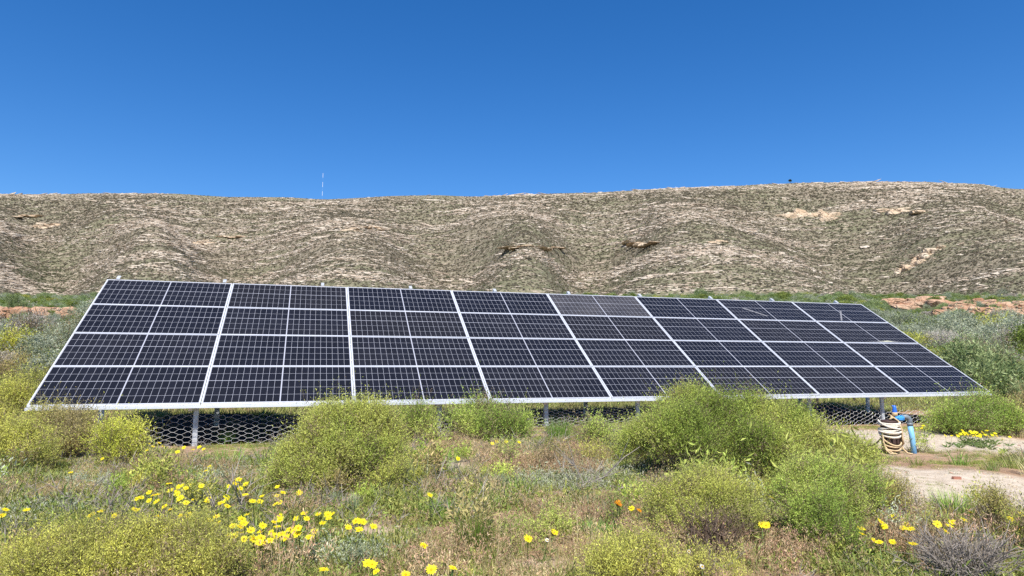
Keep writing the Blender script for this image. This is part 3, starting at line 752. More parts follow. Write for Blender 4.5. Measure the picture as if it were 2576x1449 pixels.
def hill_at(dx, t):
    q = np.array([(dx - 1288) / FD]); x, y, z = hillz(q, np.array([t])); return np.array([x[0], y[0], z[0]])
def hill_spot(dx, dy):
    ts = np.linspace(0.02, 1.0, 500); q = np.full(500, (dx - 1288) / FD); x, y, z = hillz(q, ts)
    _, py = project(np.stack([x, y, z], -1)); vis = np.minimum.accumulate(py)
    i = int(np.argmax(vis <= dy)); return np.array([x[i], y[i], z[i]])
def crest(dx):
    ts = np.linspace(0.8, 1.15, 200); x, y, z = hillz(np.full(200, (dx - 1288) / FD), ts)
    _, py = project(np.stack([x, y, z], -1)); i = int(np.argmin(py)); return np.array([x[i], y[i], z[i]])
OUT = [  # photo x, y, width, height, blocks, tilt, label
    (2055, 545, 150, 44, 16, 0.0, 'large tan cliff face high on the right of the mountain'),
    (100, 568, 66, 24, 6, 0.0, 'rounded tan cliff high on the far left of the mountain'),
    (497, 610, 52, 18, 5, 0.0, 'small orange outcrop above the second panel column'),
    (905, 578, 88, 18, 7, -0.1, 'pinkish slab on the mountain left of centre'),
    (575, 597, 60, 9, 5, 0.0, 'thin orange rock band on the left half of the mountain'),
    (1630, 612, 80, 14, 6, 0.05, 'pink slab right of the mountain centre'),
    (1812, 610, 44, 14, 4, 0.0, 'small orange rock face with rounded end on the mountain'),
    (2330, 655, 120, 34, 12, -0.75, 'steep orange rock rib slanting down the right slope'),
    (2290, 532, 110, 20, 8, 0.0, 'pale slabs below the right end of the crest'),
    (1340, 622, 150, 9, 8, 0.0, 'long pale curved rock band over the central spur'),
    (40, 545, 70, 12, 5, 0.05, 'pale slabs at the left edge of the mountain'),
]
for k, (dx, dy, wd, ht, nb, tl, lab) in enumerate(OUT):
    c = hill_spot(dx, dy); root = bpy.data.objects.new('rock_outcrop', None); COL.objects.link(root); root.location = c; tag(root, lab, 'rock outcrop')
    for j in range(nb):
        f = (j + 0.5) / nb - 0.5
        ddx = dx + f * wd + random.uniform(-.05, .05) * wd; ddy = dy - math.tan(tl) * 0 + f * tl * wd * 0.8 + random.uniform(-.32, .32) * ht * (1 - abs(f) * 1.3)
        p = hill_spot(ddx, ddy); W = metres(p, wd / nb * random.uniform(1.0, 2.0)); H = metres(p, ht * random.uniform(0.2, 0.36) * (1 - 0.8 * abs(f)))
        put_rock(root, 'block', 800 + k * 30 + j, p - c + np.array([0, W * 0.3, -H * 0.45]), (W * 1.1, W * 0.8, H * 1.1), M['outcrop'], -R(YAW) + random.uniform(-.3, .3))

# lone tree and mast on the crest
p = crest(2006)
tr = bpy.data.objects.new('tree', None); COL.objects.link(tr); tr.location = p; tag(tr, 'tiny dark lone tree standing on the mountain crest', 'tree')
lob = [(0, 0, 2.6, 1.1, 1.1, 1.3), (0.9, 0, 2.1, 0.8, 0.8, 0.9), (-1.0, 0, 2.4, 0.8, 0.8, 0.8)]
obj('crown', crown_mesh('crown', M['leaf'], lob, 420, 6, 0.3, 0.14, 0.5, [(0.02, 0.035, 0.012), (0.045, 0.065, 0.02)], 11), tr)
obj('trunk', stems('trunk', M['bark'], lob, 4, 0.14, 12), tr)
p = crest(799.5); unitm = metres(p, 1.0)
ms = bpy.data.objects.new('mast', None); COL.objects.link(ms); ms.location = p; tag(ms, 'thin white banded mast standing on the left of the mountain crest', 'mast')
_, pyb = project(p)
def zfor(dy): return (pyb - dy) * unitm
ys = [float(pyb) + 4, 492, 480, 469, 456, 444, 432]
for i in range(6):  # every other section is sky-coloured, so it fades into the sky
    obj('white_section' if i % 2 else 'sky_toned_section', MB().tube([(0, 0, zfor(ys[i])), (0, 0, zfor(ys[i + 1]))], 0.15 if i % 2 else 0.06, 6).mesh('section', M['white'] if i % 2 else M['skytone']), ms)

# ------------------------------------------------------------------ solar array
TILT = 33.15; PW, PH = 2.404, 1.0879; ZB = 0.70
ct, st_ = math.cos(R(TILT)), math.sin(R(TILT))
def slope(x, s, n=0.0): return np.array([x, s * ct - n * st_, ZB + s * st_ + n * ct])
MW, MH, LIP, FT = PW - 0.012, PH - 0.008, 0.015, 0.035
fm = MB()
fm.box((0, 0, -FT), (MW, LIP, 0)); fm.box((0, MH - LIP, -FT), (MW, MH, 0))
fm.box((0, LIP, -FT), (LIP + 0.003, MH - LIP, 0)); fm.box((MW - LIP - 0.003, LIP, -FT), (MW, MH - LIP, 0))
frame_me = fm.mesh('frame', M['alu'])
back_me = MB().box((LIP + 0.001, LIP + 0.001, -0.012), (MW - LIP - 0.001, MH - LIP - 0.001, -0.006)).mesh('backsheet', M['back'])
x0, x1, y0, y1 = 0.028, MW - 0.028, 0.026, MH - 0.026
MIDX, RG, CG, BIG = 0.020, 0.0050, 0.0040, 0.011
cw = ((x1 - x0) - MIDX - 20 * CG) / 22; ch = ((y1 - y0) - 3 * RG - BIG) / 5
ch_ = 0.0012
cell_v = np.array([(ch_, 0, 0), (cw - ch_, 0, 0), (cw, ch_, 0), (cw, ch - ch_, 0), (cw - ch_, ch, 0), (ch_, ch, 0), (0, ch - ch_, 0), (0, ch_, 0)])
def cell_mesh(mat):
    V = np.concatenate([cell_v, cell_v - np.array([0, 0, 0.0003])])
    sides = [(i + 8, (i + 1) % 8 + 8, (i + 1) % 8, i) for i in range(8)]
    return mesh_np('cell', V, [np.array([[0, 1, 2, 3, 4, 5, 6, 7]]), np.array(sides)], [mat])
cell_mes = [cell_mesh(M[k]) for k in ('cell', 'cell', 'cell2', 'cell3')]; dusty_me = cell_mesh(M['dustycell'])
box_me = MB().box((0.55, 0.06, -0.030), (0.67, 0.14, -0.012)).mesh('junction_box', M['cable'])
ordn = ['first', 'second', 'third', 'fourth', 'fifth', 'sixth', 'seventh', 'eighth']
rown = ['bottom row', 'second row from the bottom', 'second row from the top', 'top row']
for r_ in range(4):
    for c_ in range(8):
        root = bpy.data.objects.new('solar_panel', None); COL.objects.link(root)
        p = slope(c_ * PW + 0.006, r_ * PH + 0.004)
        root.location = p; root.rotation_euler = (R(TILT + random.uniform(-.2, .2)), R(random.uniform(-.12, .12)), 0)
        dusty = (r_, c_) == (3, 4)
        lab = f'dark blue solar panel in the {rown[r_]}, {ordn[c_]} column from the left'
        if dusty: lab = 'dusty grey solar panel in the top row, fifth column from the left'
        tag(root, lab, 'solar panel', 'solar panels of the ground-mounted array')
        obj('frame', frame_me, root); obj('backsheet', back_me, root)
        cell_me = cell_mes[random.randrange(4)]
        for j in range(5):
            yy = y0 + j * (ch + RG) + (BIG - RG if j >= 3 else 0)
            for i in range(22):
                xx = x0 + i * (cw + CG) + (MIDX - CG if i >= 11 else 0)
                obj('cell', dusty_me if dusty else cell_me, root, (xx, yy, -0.0055))
        if (r_, c_) == (2, 7):                               # dried bird dropping near the lower right
            rg = np.random.default_rng(3); a = np.linspace(0, 2 * math.pi, 18, endpoint=False)
            rad_ = 1 + 0.35 * rg.normal(size=18)
            V = np.stack([1.45 + 0.15 * rad_ * np.cos(a), 0.085 + 0.035 * rad_ * np.sin(a), np.full(18, -0.0046)], -1)
            obj('dropping', mesh_np('dropping', V, np.arange(18)[None], [M['stain']]), root)
            V = np.stack([1.45 + 0.36 * rad_ * np.cos(a), 0.075 + 0.035 * rad_ * np.sin(a), np.full(18, -0.0050)], -1)
            obj('smear', mesh_np('smear', V, np.arange(18)[None], [M['smear']]), root)
        if (r_, c_) in ((3, 6), (3, 7)):
            V = np.array([(0.85, 0.06, -0.0049), (0.90, 0.06, -0.0049), (1.32, 0.62, -0.0049), (1.26, 0.62, -0.0049)]) if c_ == 7 else np.array([(0.5, 0.62, -0.0049), (0.55, 0.66, -0.0049), (1.05, 0.22, -0.0049), (1.0, 0.20, -0.0049)])
            obj('smear', mesh_np('smear', V, np.array([[0, 1, 2, 3]]), [M['smear']]), root)

rack = bpy.data.objects.new('mounting_rack', None); COL.objects.link(rack); tag(rack, 'galvanised steel rack carrying the solar panels on legs', 'rack')
LEN = 8 * PW
def oriented(mb, x0, x1, s0, s1, n0, n1):
    c = [(x0, s0, n0), (x1, s0, n0), (x1, s1, n0), (x0, s1, n0), (x0, s0, n1), (x1, s0, n1), (x1, s1, n1), (x0, s1, n1)]
    return mb.add([slope(a, b, d) for a, b, d in c], [(0,3,2,1),(4,5,6,7),(0,1,5,4),(1,2,6,5),(2,3,7,6),(3,0,4,7)])
# edge rail under the lowest frames, in lengths
for k in range(4):
    a, b = k * LEN / 4 + (0.002 if k else -0.012), (k + 1) * LEN / 4 - (0.002 if k < 3 else -0.012)
    zt = ZB - FT * ct - 0.003
    mb = MB(); mb.box((a, 0.006, zt - 0.040), (b, 0.060, zt)); mb.box((a, -0.010, zt - 0.043), (b, 0.006, zt - 0.004))
    obj('edge_rail', mb.mesh('edge_rail', M['alu']), rack)
for r_ in range(4):
    for f_ in (0.24, 0.76):
        s = (r_ + f_) * PH; mb = MB(); oriented(mb, 0.03, LEN - 0.03, s - 0.02, s + 0.02, -FT - 0.055, -FT - 0.004)
        obj('purlin', mb.mesh('purlin', M['galv']), rack)
BX = [0.2, 2.24, 4.28, 6.26, 8.30, 10.22, 12.2, 14.3, 16.25, 18.42]
def channel(mb, x, y, z0, z1, w_=0.065, d_=0.045, th=0.004):
    mb.box((x - w_/2, y, z0), (x + w_/2, y + th, z1)); mb.box((x - w_/2, y + th, z0), (x - w_/2 + th, y + d_, z1)); mb.box((x + w_/2 - th, y + th, z0), (x + w_/2, y + d_, z1))
for bx in BX:
    mb = MB(); oriented(mb, bx - 0.03, bx + 0.03, 0.03, 4 * PH + 0.13, -FT - 0.135, -FT - 0.058)
    oriented(mb, bx - 0.034, bx - 0.030, 4 * PH + 0.005, 4 * PH + 0.145, -FT - 0.05, 0.012)
    oriented(mb, bx - 0.030, bx + 0.030, 4 * PH + 0.005, 4 * PH + 0.145, 0.004, 0.012)
    obj('beam', mb.mesh('beam', M['galv']), rack)
    for yy, back in ((0.24, 0), (2.85, 1)):
        zt = ZB + yy * math.tan(R(TILT)) - 0.12
        mb = MB(); channel(mb, bx + 0.07, yy, float(gz(bx, yy)) - 0.15, zt, 0.075 if not back else 0.09, 0.05)
        obj('leg', mb.mesh('leg', M['galv']), rack)
    mb = MB(); P0 = slope(bx - 0.05, 1.35, -FT - 0.10); mb.tube([P0, (bx - 0.05, 2.84, 0.75)], 0.022, 6)
    obj('brace', mb.mesh('brace', M['galv']), rack)

# wire netting hung on the front legs
mb = MB(); fx, fs, fy = 0.052, 0.052, 0.040
x = 0.3; ncol = int((17.9 - 0.3) / (fx + fs))
rgw = np.random.default_rng(21)
def netp(i, j, right):
    xx = 0.3 + i * (fx + fs) + (fx if right else 0)
    k = np.interp(xx, BX, np.arange(len(BX))); frac = abs((k % 1) - 0.5) * 2
    top = ZB - 0.14 - 0.05 * (1 - frac ** 2) - 0.03 * vnoise(xx * 0.9, 1.0, 5)
    top = min(top, 0.58); bot = float(gz(xx, 0.2)) - 0.01
    rows = 13.0
    zz = bot + (top - bot) * (j * fy) / (rows * fy)
    return np.array([xx + 0.014 * rgw.normal(), 0.205 + 0.08 * (vnoise(xx * 2.1, j * 0.15, 6) - 0.5), zz + 0.003 * rgw.normal()])
nodes = {}
for i in range(ncol + 1):
    for j in range(0, 14):
        if (i + j) % 2 == 0: nodes[(i, j)] = (netp(i, j, False), netp(i, j, True))
for (i, j), (a, b) in nodes.items():
    mb.tube([a, b], 0.0036, 3, False)
    for dj in (-1, 1):
        o2 = nodes.get((i + 1, j + dj))
        if o2 is not None: mb.tube([b, o2[0]], 0.0028, 3, False)
nf = bpy.data.objects.new('wire_fence', None); COL.objects.link(nf); tag(nf, 'hexagonal wire netting stretched along the front legs below the solar panels', 'fence')
obj('netting', mb.mesh('netting', M['wire']), nf)
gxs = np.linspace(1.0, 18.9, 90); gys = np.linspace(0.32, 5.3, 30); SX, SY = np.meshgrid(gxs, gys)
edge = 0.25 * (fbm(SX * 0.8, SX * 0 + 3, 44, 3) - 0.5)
SY2 = 0.32 + (SY - 0.32) * (1 + 0.5 * np.exp(-((SX - 9.5) / 4.2) ** 2)) + edge * (SY - 2.8) / 2.5; SX2 = SX + 0.5 * (fbm(SY * 0.9, SY * 0 + 1, 45, 3) - 0.5) * (SX - 10) / 9  # sheet stretched back in the middle to hide sunlit ground, deepening the shade
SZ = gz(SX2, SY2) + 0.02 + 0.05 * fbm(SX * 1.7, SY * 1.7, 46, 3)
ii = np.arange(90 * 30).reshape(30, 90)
sheet = obj('ground_shade_sheet', mesh_np('ground_shade_sheet', np.stack([SX2, SY2, SZ], -1).reshape(-1, 3), np.stack([ii[:-1, :-1], ii[:-1, 1:], ii[1:, 1:], ii[1:, :-1]], -1).reshape(-1, 4), [M['sheet']], True))
tag(sheet, 'black weed-control sheet, spread wider to deepen the shade under the solar panels', 'shade sheet')
# steel posts of the paddock fence behind the right end
for k, (xx, yy) in enumerate(((17.6, 5.4), (19.4, 5.8), (21.2, 6.2), (22.9, 6.6))):
    o = obj('fence_post', MB().box((-0.025, -0.025, -0.2), (0.025, 0.025, 0.95)).tube([(0, -0.03, 0.5), (0, -0.03, 0.55)], 0.02, 5).mesh('fence_post', M['darksteel']), None, (xx, yy, float(gz(xx, yy))))
    tag(o, f'dark rusty fence post under the right end of the solar array, {nth_(k + 1)} from the left', 'fence post', 'rusty posts behind the right end of the array')

# ------------------------------------------------------------------ borehole: casing, rope, riser pipe, cable
pb = at(2241, 1141); U = metres(pb, 1.0) / 3.476 * 1.0            # one unit of the close-up reading
fr = Matrix.Rotation(-R(YAW) - 0.25, 4, 'Z')
def local(name, me, parent, smooth=True):
    if smooth: me.polygons.foreach_set('use_smooth', np.ones(len(me.polygons), bool))
    return obj(name, me, parent)
s_ = metres(pb, 1.0) * 0.6708 / 5.173 / 0.6708 * 0.6708
K = depth(pb) / 2507.76 / 5.173                                    # metres for one pixel of the 5.17x close-up
RC = 150 * K
well = bpy.data.objects.new('borehole_casing', None); COL.objects.link(well); well.location = pb; well.rotation_euler = (0, 0, -R(YAW) - 0.3)
tag(well, 'brown steel borehole casing wrapped in rope on the sandy mound', 'borehole casing')
H1 = 620 * K
local('casing', MB().lathe([(RC * 0.98, -0.1), (RC * 0.98, H1 * 0.50), (RC * 1.0, H1 * 0.5), (RC, H1 * 0.96), (RC * 0.93, H1), (RC * 0.2, H1 + 0.01), (0.001, H1 + 0.012)], 26).mesh('casing', M['rust']), well, False)
mb = MB().lathe([(RC * 1.0, H1 * 0.52), (RC * 1.13, H1 * 0.52), (RC * 1.13, H1 * 0.57), (RC * 1.0, H1 * 0.57)], 26); local('collar', mb.mesh('collar', M['rust']), well, False)
for a in (-2.35, -1.85, -1.35, -0.85):
    c = np.array([math.cos(a), math.sin(a)]); t_ = np.array([-c[1], c[0]])
    mb = MB(); V = []
    for zz in (H1 * 0.32, H1 * 0.515):
        for o1, o2 in ((0.99, -1), (0.99, 1), (1.16, 1), (1.16, -1)):
            xy = c * RC * o1 + t_ * o2 * RC * 0.19; V.append((xy[0], xy[1], zz))
    mb.add(V, [(0,3,2,1),(4,5,6,7),(0,1,5,4),(1,2,6,5),(2,3,7,6),(3,0,4,7)]); obj('lug', mb.mesh('lug', M['rust']), well)

riser = bpy.data.objects.new('riser_pipe', None); COL.objects.link(riser); riser.location = pb; riser.rotation_euler = (0, 0, -R(YAW))
tag(riser, 'blue water pipe with grey elbow and blue air valve beside the casing', 'pipe')
ZP = H1 + 60 * K
px0, px1, px2 = 130 * K, 260 * K, 400 * K
rp = 47 * K
local('stub', MB().tube([(px0, 0, H1 * 0.9), (px0, 0, ZP + 40 * K)], 0.75 * rp, 12).mesh('stub', M['greypipe']), riser, False)
local('coupling', MB().tube([(px0 - 20 * K, 0, ZP - 20 * K), (px1, 0, ZP - 20 * K)], [rp * 1.0, rp * 1.05], 10).box((px0 + 30 * K, -rp * 1.2, ZP - 50 * K), (px1 - 20 * K, -rp * 0.6, ZP - 10 * K)).tube([(px1 - 5 * K, 0, ZP - 20 * K), (px1 + 16 * K, 0, ZP - 20 * K)], rp * 1.18, 10).mesh('coupling', M['bluefit']), riser, False)
arc = [(px1, 0, ZP)] + [(px2 - 75 * K + 75 * K * math.sin(a), 0, ZP - 75 * K + 75 * K * math.cos(a)) for a in np.linspace(0, math.pi / 2, 8)] + [(px2, 0, ZP - 110 * K)]
local('elbow', MB().tube(arc, rp, 14).tube([(px2, 0, ZP - 105 * K), (px2 + 1 * K, 0, ZP - 165 * K)], rp * 1.12, 14).mesh('elbow', M['greypipe']), riser)
local('pipe', MB().tube([(px2, 0, ZP - 160 * K), (px2 + 18 * K, -0.01, ZP - 380 * K), (px2 + 38 * K, -0.02, -0.12)], rp * 1.02, 16).mesh('pipe', M['bluepipe']), riser)
local('band', MB().lathe([(rp * 0.9, ZP + 25 * K), (rp * 1.05, ZP + 30 * K), (rp * 1.05, ZP + 85 * K), (rp * 0.85, ZP + 90 * K)], 14, (px0 - 5 * K, 0, 0)).mesh('band', M['tanrope']), riser)
local('air_valve', MB().lathe([(rp * 0.95, ZP + 85 * K), (rp * 0.9, ZP + 120 * K), (rp * 0.7, ZP + 170 * K), (rp * 0.62, ZP + 205 * K), (rp * 0.2, ZP + 222 * K)], 14, (px0 - 5 * K, 0, 0)).tube([(px0 - 10 * K, 0, ZP + 180 * K), (px0 - 48 * K, 0, ZP + 215 * K)], rp * 0.35, 8).mesh('air_valve', M['blue']), riser)

rg = np.random.default_rng(9)
def rope_obj(name, loops, mat, r, label):
    root = None
    mb = MB()
    for L_ in loops: mb.tube(L_, r, 6)
    o = obj(name, mb.mesh(name, M[mat], True), None, pb, (0, 0, -R(YAW) - 0.0)); return tag(o, label, 'rope')
def wrap(z0, z1, a0, a1, rr, n=40, sag=0.0):
    a = np.linspace(a0, a1, n); z = np.linspace(z0, z1, n) - sag * np.sin(np.linspace(0, math.pi, n))
    r_ = rr + 0.006 * rg.normal(size=n).cumsum() * 0.15
    return np.stack([r_ * np.cos(a), r_ * np.sin(a), z], -1)
loops = []
for k in range(11):
    zc = H1 * (0.64 + 0.033 * k) + rg.normal() * 0.006; tl_ = rg.normal() * 0.035
    loops.append(wrap(zc - tl_, zc + tl_, -math.pi - 0.3, 0.35 - 0.02 * k, RC * (1.08 - 0.012 * max(k - 10, 0)) + 0.022 * rg.uniform(), sag=0.02 + 0.05 * rg.uniform()))
loops.append(wrap(H1 * 0.62, H1 * 0.60, -math.pi - 0.2, 0.2, RC * 1.17, sag=0.06))
rope_obj('rope', loops, 'rope', 0.0125, 'cream rope coiled round the top of the borehole casing')
loops = []
for k in range(6):                                           # over the top and down the right flank
    y_ = -RC * (0.75 - 0.2 * k)
    loops.append(np.array([(-RC * 0.35 + 0.02 * k, y_, H1 + 0.02), (RC * 0.15, y_ - 0.01, H1 + 0.045 + 0.008 * k), (RC * 0.75, y_, H1 + 0.0), (RC * (1.12 + 0.03 * k), y_ - 0.01, H1 * 0.75), (RC * (1.20 + 0.03 * rg.normal()), y_ - 0.02, H1 * 0.45), (RC * (1.18 + 0.1 * rg.uniform()), y_ - 0.01, H1 * (0.30 - 0.03 * k))]))
for zc, sg, aa in ((0.33, 0.09, -2.7), (0.20, 0.05, -2.9), (0.10, 0.05, -3.0)):
    loops.append(wrap(H1 * zc + 0.05, H1 * zc + 0.06, aa, -0.05, RC * 1.2, sag=sg))
loops.append(np.array([(-RC * 1.1, -RC * 0.5, H1 * 0.62), (-RC * 1.15, -RC * 0.6, H1 * 0.35), (-RC * 1.0, -RC * 0.8, 0.06), (-RC * 0.75, -RC * 1.3, 0.015), (-RC * 0.2, -RC * 1.5, 0.02)]))
loops.append(np.array([(-RC * 1.15, -RC * 0.3, H1 * 0.5), (-RC * 0.9, -RC * 0.8, H1 * 0.15), (-RC * 0.4, -RC * 1.2, 0.02), (-RC * 0.1, -RC * 1.6, 0.012)]))
loops.append(np.array([(RC * 1.15, -RC * 0.4, H1 * 0.4), (RC * 1.2, -RC * 0.7, H1 * 0.15), (RC * 1.45, -RC * 1.2, 0.02), (RC * 1.9, -RC * 1.5, 0.012)]))
rope_obj('rope', loops, 'tanrope', 0.0115, 'tan rope hanging in loose loops down the borehole casing')
pc = at(2190, 1124)
cpts = [np.array([-RC * 0.95, -RC * 0.3, H1 * 0.53])]; e = pc - pb
e = np.array([e[0] * RH[0] + e[1] * RH[1], e[0] * FH[0] + e[1] * FH[1], e[2]])
for f_ in np.linspace(0.2, 1, 6): cpts.append(cpts[0] * (1 - f_) + (e + np.array([-0.15, 0, 0.02])) * f_ - np.array([0, 0, 0.07 * math.sin(f_ * math.pi)]))
tag(obj('cable', MB().tube(cpts, 0.012, 6).mesh('cable', M['cable'], True), None, pb, (0, 0, -R(YAW))), 'black cable running from the borehole casing into the shrub', 'cable')

# ------------------------------------------------------------------ shrubs, tufts and trees
def local_lobes(p, spec):
    """spec: photo x, y of lobe centre, half width, half height, depth offset in metres -> lobes relative to p, in view axes"""
    out = []
    for dx, dy, hw, hh, off in spec:
        d0 = depth(p) + off; v = ray(dx, dy); h = v[0] * FH[0] + v[1] * FH[1]
        c = CAM + v * (d0 / h) - p
        W = hw * d0 / FD; Hh = hh * d0 / FD
        tw = 0.06 * max(0.6, depth(p) / 9.0); W = max(W - tw, W * 0.5); Hh = max(Hh - tw, Hh * 0.5)
        out.append((c[0], c[1], max(c[2], Hh * 0.35), W, W * 0.85, Hh))
    return out
def density(lobes, leaf, wid, cover):
    a = sum(4 * math.pi * ((l[3] * l[4]) ** 1.6 / 3 + (l[3] * l[5]) ** 1.6 / 3 + (l[4] * l[5]) ** 1.6 / 3) ** (1 / 1.6) * 0.6 for l in lobes)
    return a * cover / (leaf * wid * 0.5)
TOTAL = [0]
def shrub(base, spec, pal, label, seed, leaf=0.028, wid=0.0088, cover=1.95, per=9, cat='shrub', name='shrub', twig=None, group=None, stem='twig', nst=12, r0=0.007, up=0.75, shell=0.20, lump=0.30):
    p = at(*base); lobes = local_lobes(p, spec)
    rgs = np.random.default_rng(seed + 500)
    for l in list(lobes):                                      # uneven side shoots
        for _ in range(3):
            d_ = unit(rgs.normal(size=3)); d_[2] = abs(d_[2]) * 0.9 - 0.1; f_ = rgs.uniform(0.28, 0.5)
            lobes.append((l[0] + d_[0] * l[3] * 0.85, l[1] + d_[1] * l[4] * 0.85, max(0.04, l[2] + d_[2] * l[5] * 0.85), l[3] * f_, l[4] * f_, l[5] * f_ * 1.1))
    lobes = [(l[0], l[1], l[2], l[3] * (0.9 if i < len(spec) else 1), l[4] * (0.9 if i < len(spec) else 1), l[5] * (0.9 if i < len(spec) else 1)) for i, l in enumerate(lobes)]
    dd = depth(p); k = max(0.6, dd / 9.0); lf, wd = leaf * k, wid * k
    n = max(60, int(density(lobes, lf, wd, cover) / per)); TOTAL[0] += n * per * 2
    root = bpy.data.objects.new(name, None); COL.objects.link(root); root.location = p
    tag(root, label, cat, group)
    obj('foliage', crown_mesh('foliage', M['leaf'], lobes, n, per, lf, wd, twig or 0.19 * k, pal, seed, up=up, shell=shell, lump=lump, clump=0.075 * k), root)
    obj('stems', stems('stems', M[stem], lobes, nst, r0 * k ** 0.5, seed + 1), root)
    return root
def auto(cx, by, w_, h_, seed, n=4):
    rg = np.random.default_rng(seed); out = []
    for i in range(n):
        f = (i + 0.5) / n - 0.5
        hh = h_ * rg.uniform(0.30, 0.44) * (1 - 0.5 * abs(f)); out.append((cx + f * w_ * 0.72, by - hh * rg.uniform(0.9, 1.15) - (h_ * 0.18 * (1 - 2 * abs(f))), w_ * rg.uniform(0.24, 0.33), hh, rg.uniform(-.12, .15)))
    return out
S_ = shrub
S_((860, 1232), [(770, 1168, 75, 62, 0.1), (850, 1115, 95, 80, 0.15), (925, 1085, 75, 60, 0.35), (800, 1205, 70, 40, -0.15), (900, 1160, 90, 60, 0.0), (975, 1120, 50, 45, 0.3), (730, 1205, 45, 38, 0.0), (905, 1052, 40, 28, 0.5)], LIME, 'big lime-green shrub in front of the netting, left of centre', 21, cover=2.6, nst=16)
S_((1030, 1112), auto(1025, 1112, 125, 92, 3), LIME, 'lime shrub against the netting just behind the big left-centre shrub', 22)
S_((1235, 1110), [(1165, 1080, 45, 34, 0), (1215, 1060, 45, 40, 0.2), (1260, 1080, 50, 36, 0), (1315, 1085, 40, 32, 0.1), (1195, 1090, 50, 26, -.2), (1290, 1095, 50, 22, -.2)], LIME, 'yellow-green shrub at the foot of the netting below the third and fourth columns', 23)
S_((1860, 1205), [(1655, 1105, 62, 42, 0.2), (1725, 1045, 75, 50, 0.5), (1700, 1095, 85, 56, 0), (1800, 1080, 95, 66, 0.3), (1900, 1072, 85, 54, 0.4), (1965, 1085, 75, 50, 0.3), (1870, 1130, 110, 64, 0), (2020, 1130, 92, 62, 0.1), (2090, 1172, 98, 64, 0), (2150, 1205, 70, 48, 0), (1980, 1180, 85, 56, -.2), (1620, 1122, 55, 28, 0.2), (1760, 1010, 34, 24, 0.6), (1740, 1130, 80, 38, -.2), (2030, 1222, 70, 40, -.3), (2130, 1228, 70, 34, -.1)], LIME, 'huge spreading lime-green shrub hiding the lower edge of the array right of centre', 24, cover=2.5, nst=26)
S_((2065, 1392), [(2060, 1235, 90, 70, 0.3), (2035, 1310, 78, 66, 0), (2100, 1295, 80, 66, 0.2), (2075, 1365, 72, 48, -.1), (2150, 1245, 62, 50, 0.4), (2000, 1260, 50, 40, 0.2)], LIME, 'tall green shrub standing in front of the huge lime shrub', 25, nst=14)
S_((305, 1172), [(300, 1128, 52, 42, 0), (335, 1115, 30, 36, 0.05), (275, 1120, 34, 34, 0.05), (342, 1095, 18, 22, 0.1), (320, 1145, 42, 25, -.1)], YELL, 'small round yellow-green shrub standing alone left of the netting', 26, cover=2.6)
S_((165, 1150), [(120, 1095, 60, 48, 0.1), (190, 1085, 55, 50, 0.2), (215, 1115, 45, 34, 0), (150, 1130, 65, 32, -.1), (110, 1065, 35, 30, 0.3)], BROWNY, 'brownish sparse shrub below the lower left corner of the array', 27, cover=1.4, nst=22)
S_((60, 1190), [(30, 1125, 62, 52, 0.1), (85, 1130, 48, 46, 0.1), (15, 1165, 60, 32, 0), (85, 1165, 45, 32, -.1)], OLIVE, 'olive shrub at the left edge below the array corner', 28, nst=14)
S_((30, 1062), auto(40, 1058, 170, 90, 8, 5), OLIVE, 'yellowish shrub at the left edge beside the array corner', 29)
S_((-30, 1120), auto(-30, 1115, 120, 100, 9), OLIVE, 'olive shrub cut by the left edge of the photo', 30)
S_((250, 1478), [(140, 1430, 95, 52, 0), (240, 1395, 110, 66, 0.15), (340, 1400, 90, 58, 0.1), (200, 1450, 130, 50, -.1), (300, 1450, 110, 45, -.1), (60, 1465, 70, 30, 0)], [OLIVE[0], OLIVE[2], YELL[2]], 'broad yellow-olive shrub in the bottom left corner', 31, cover=2.2)
S_((495, 1480), [(450, 1385, 75, 60, 0.2), (520, 1400, 75, 62, 0.1), (490, 1450, 110, 50, 0), (575, 1440, 55, 40, 0), (500, 1335, 32, 28, 0.3)], [OLIVE[0], OLIVE[2], YELL[2]], 'loose olive shrub at the bottom, right of the corner shrub', 32, cover=1.9)
S_((1780, 1375), [(1690, 1280, 75, 55, 0.2), (1780, 1262, 90, 60, 0.25), (1860, 1280, 75, 56, 0.2), (1730, 1320, 80, 42, 0), (1840, 1320, 80, 40, 0), (1790, 1225, 60, 30, 0.4)], OLIVE, 'half-dead shrub with lime tips and dark bare twigs low right of centre', 33, cover=1.5, nst=70, r0=0.010)
S_((2440, 1092), [(2375, 1075, 50, 22, 0), (2425, 1060, 60, 28, 0.2), (2480, 1050, 52, 34, 0.3), (2525, 1070, 52, 26, 0.1), (2440, 1075, 80, 24, -.1), (2478, 1018, 20, 18, 0.4), (2545, 1075, 40, 26, 0)], GREEN, 'bright green shrub covering the lower right corner of the array', 34, cover=2.6)
S_((2580, 1088), auto(2585, 1085, 100, 100, 12), BROWNY, 'brownish shrub at the right edge beside the array corner', 35, cover=1.8)
S_((1485, 1128), [(1470, 1100, 34, 30, 0), (1520, 1105, 36, 26, 0.1), (1490, 1085, 20, 20, 0), (1545, 1110, 26, 20, 0)], GREEN, 'low green shrub at the netting right of centre', 36, cover=1.7)
S_((1610, 1160), auto(1600, 1158, 110, 58, 14), LIME, 'low lime shrub at the left foot of the huge shrub', 37)
S_((1560, 1335), [(1555, 1290, 18, 34, 0), (1572, 1310, 22, 26, 0), (1545, 1320, 24, 20, 0)], GREEN, 'slim green shrublet with orange flowers in the foreground', 38, cover=1.3)
S_((1375, 1372), [(1350, 1345, 30, 28, 0), (1395, 1340, 26, 34, 0.05), (1375, 1360, 45, 18, 0)], LIME, 'small bright shrublet in the dry grass of the foreground', 39, cover=1.4)
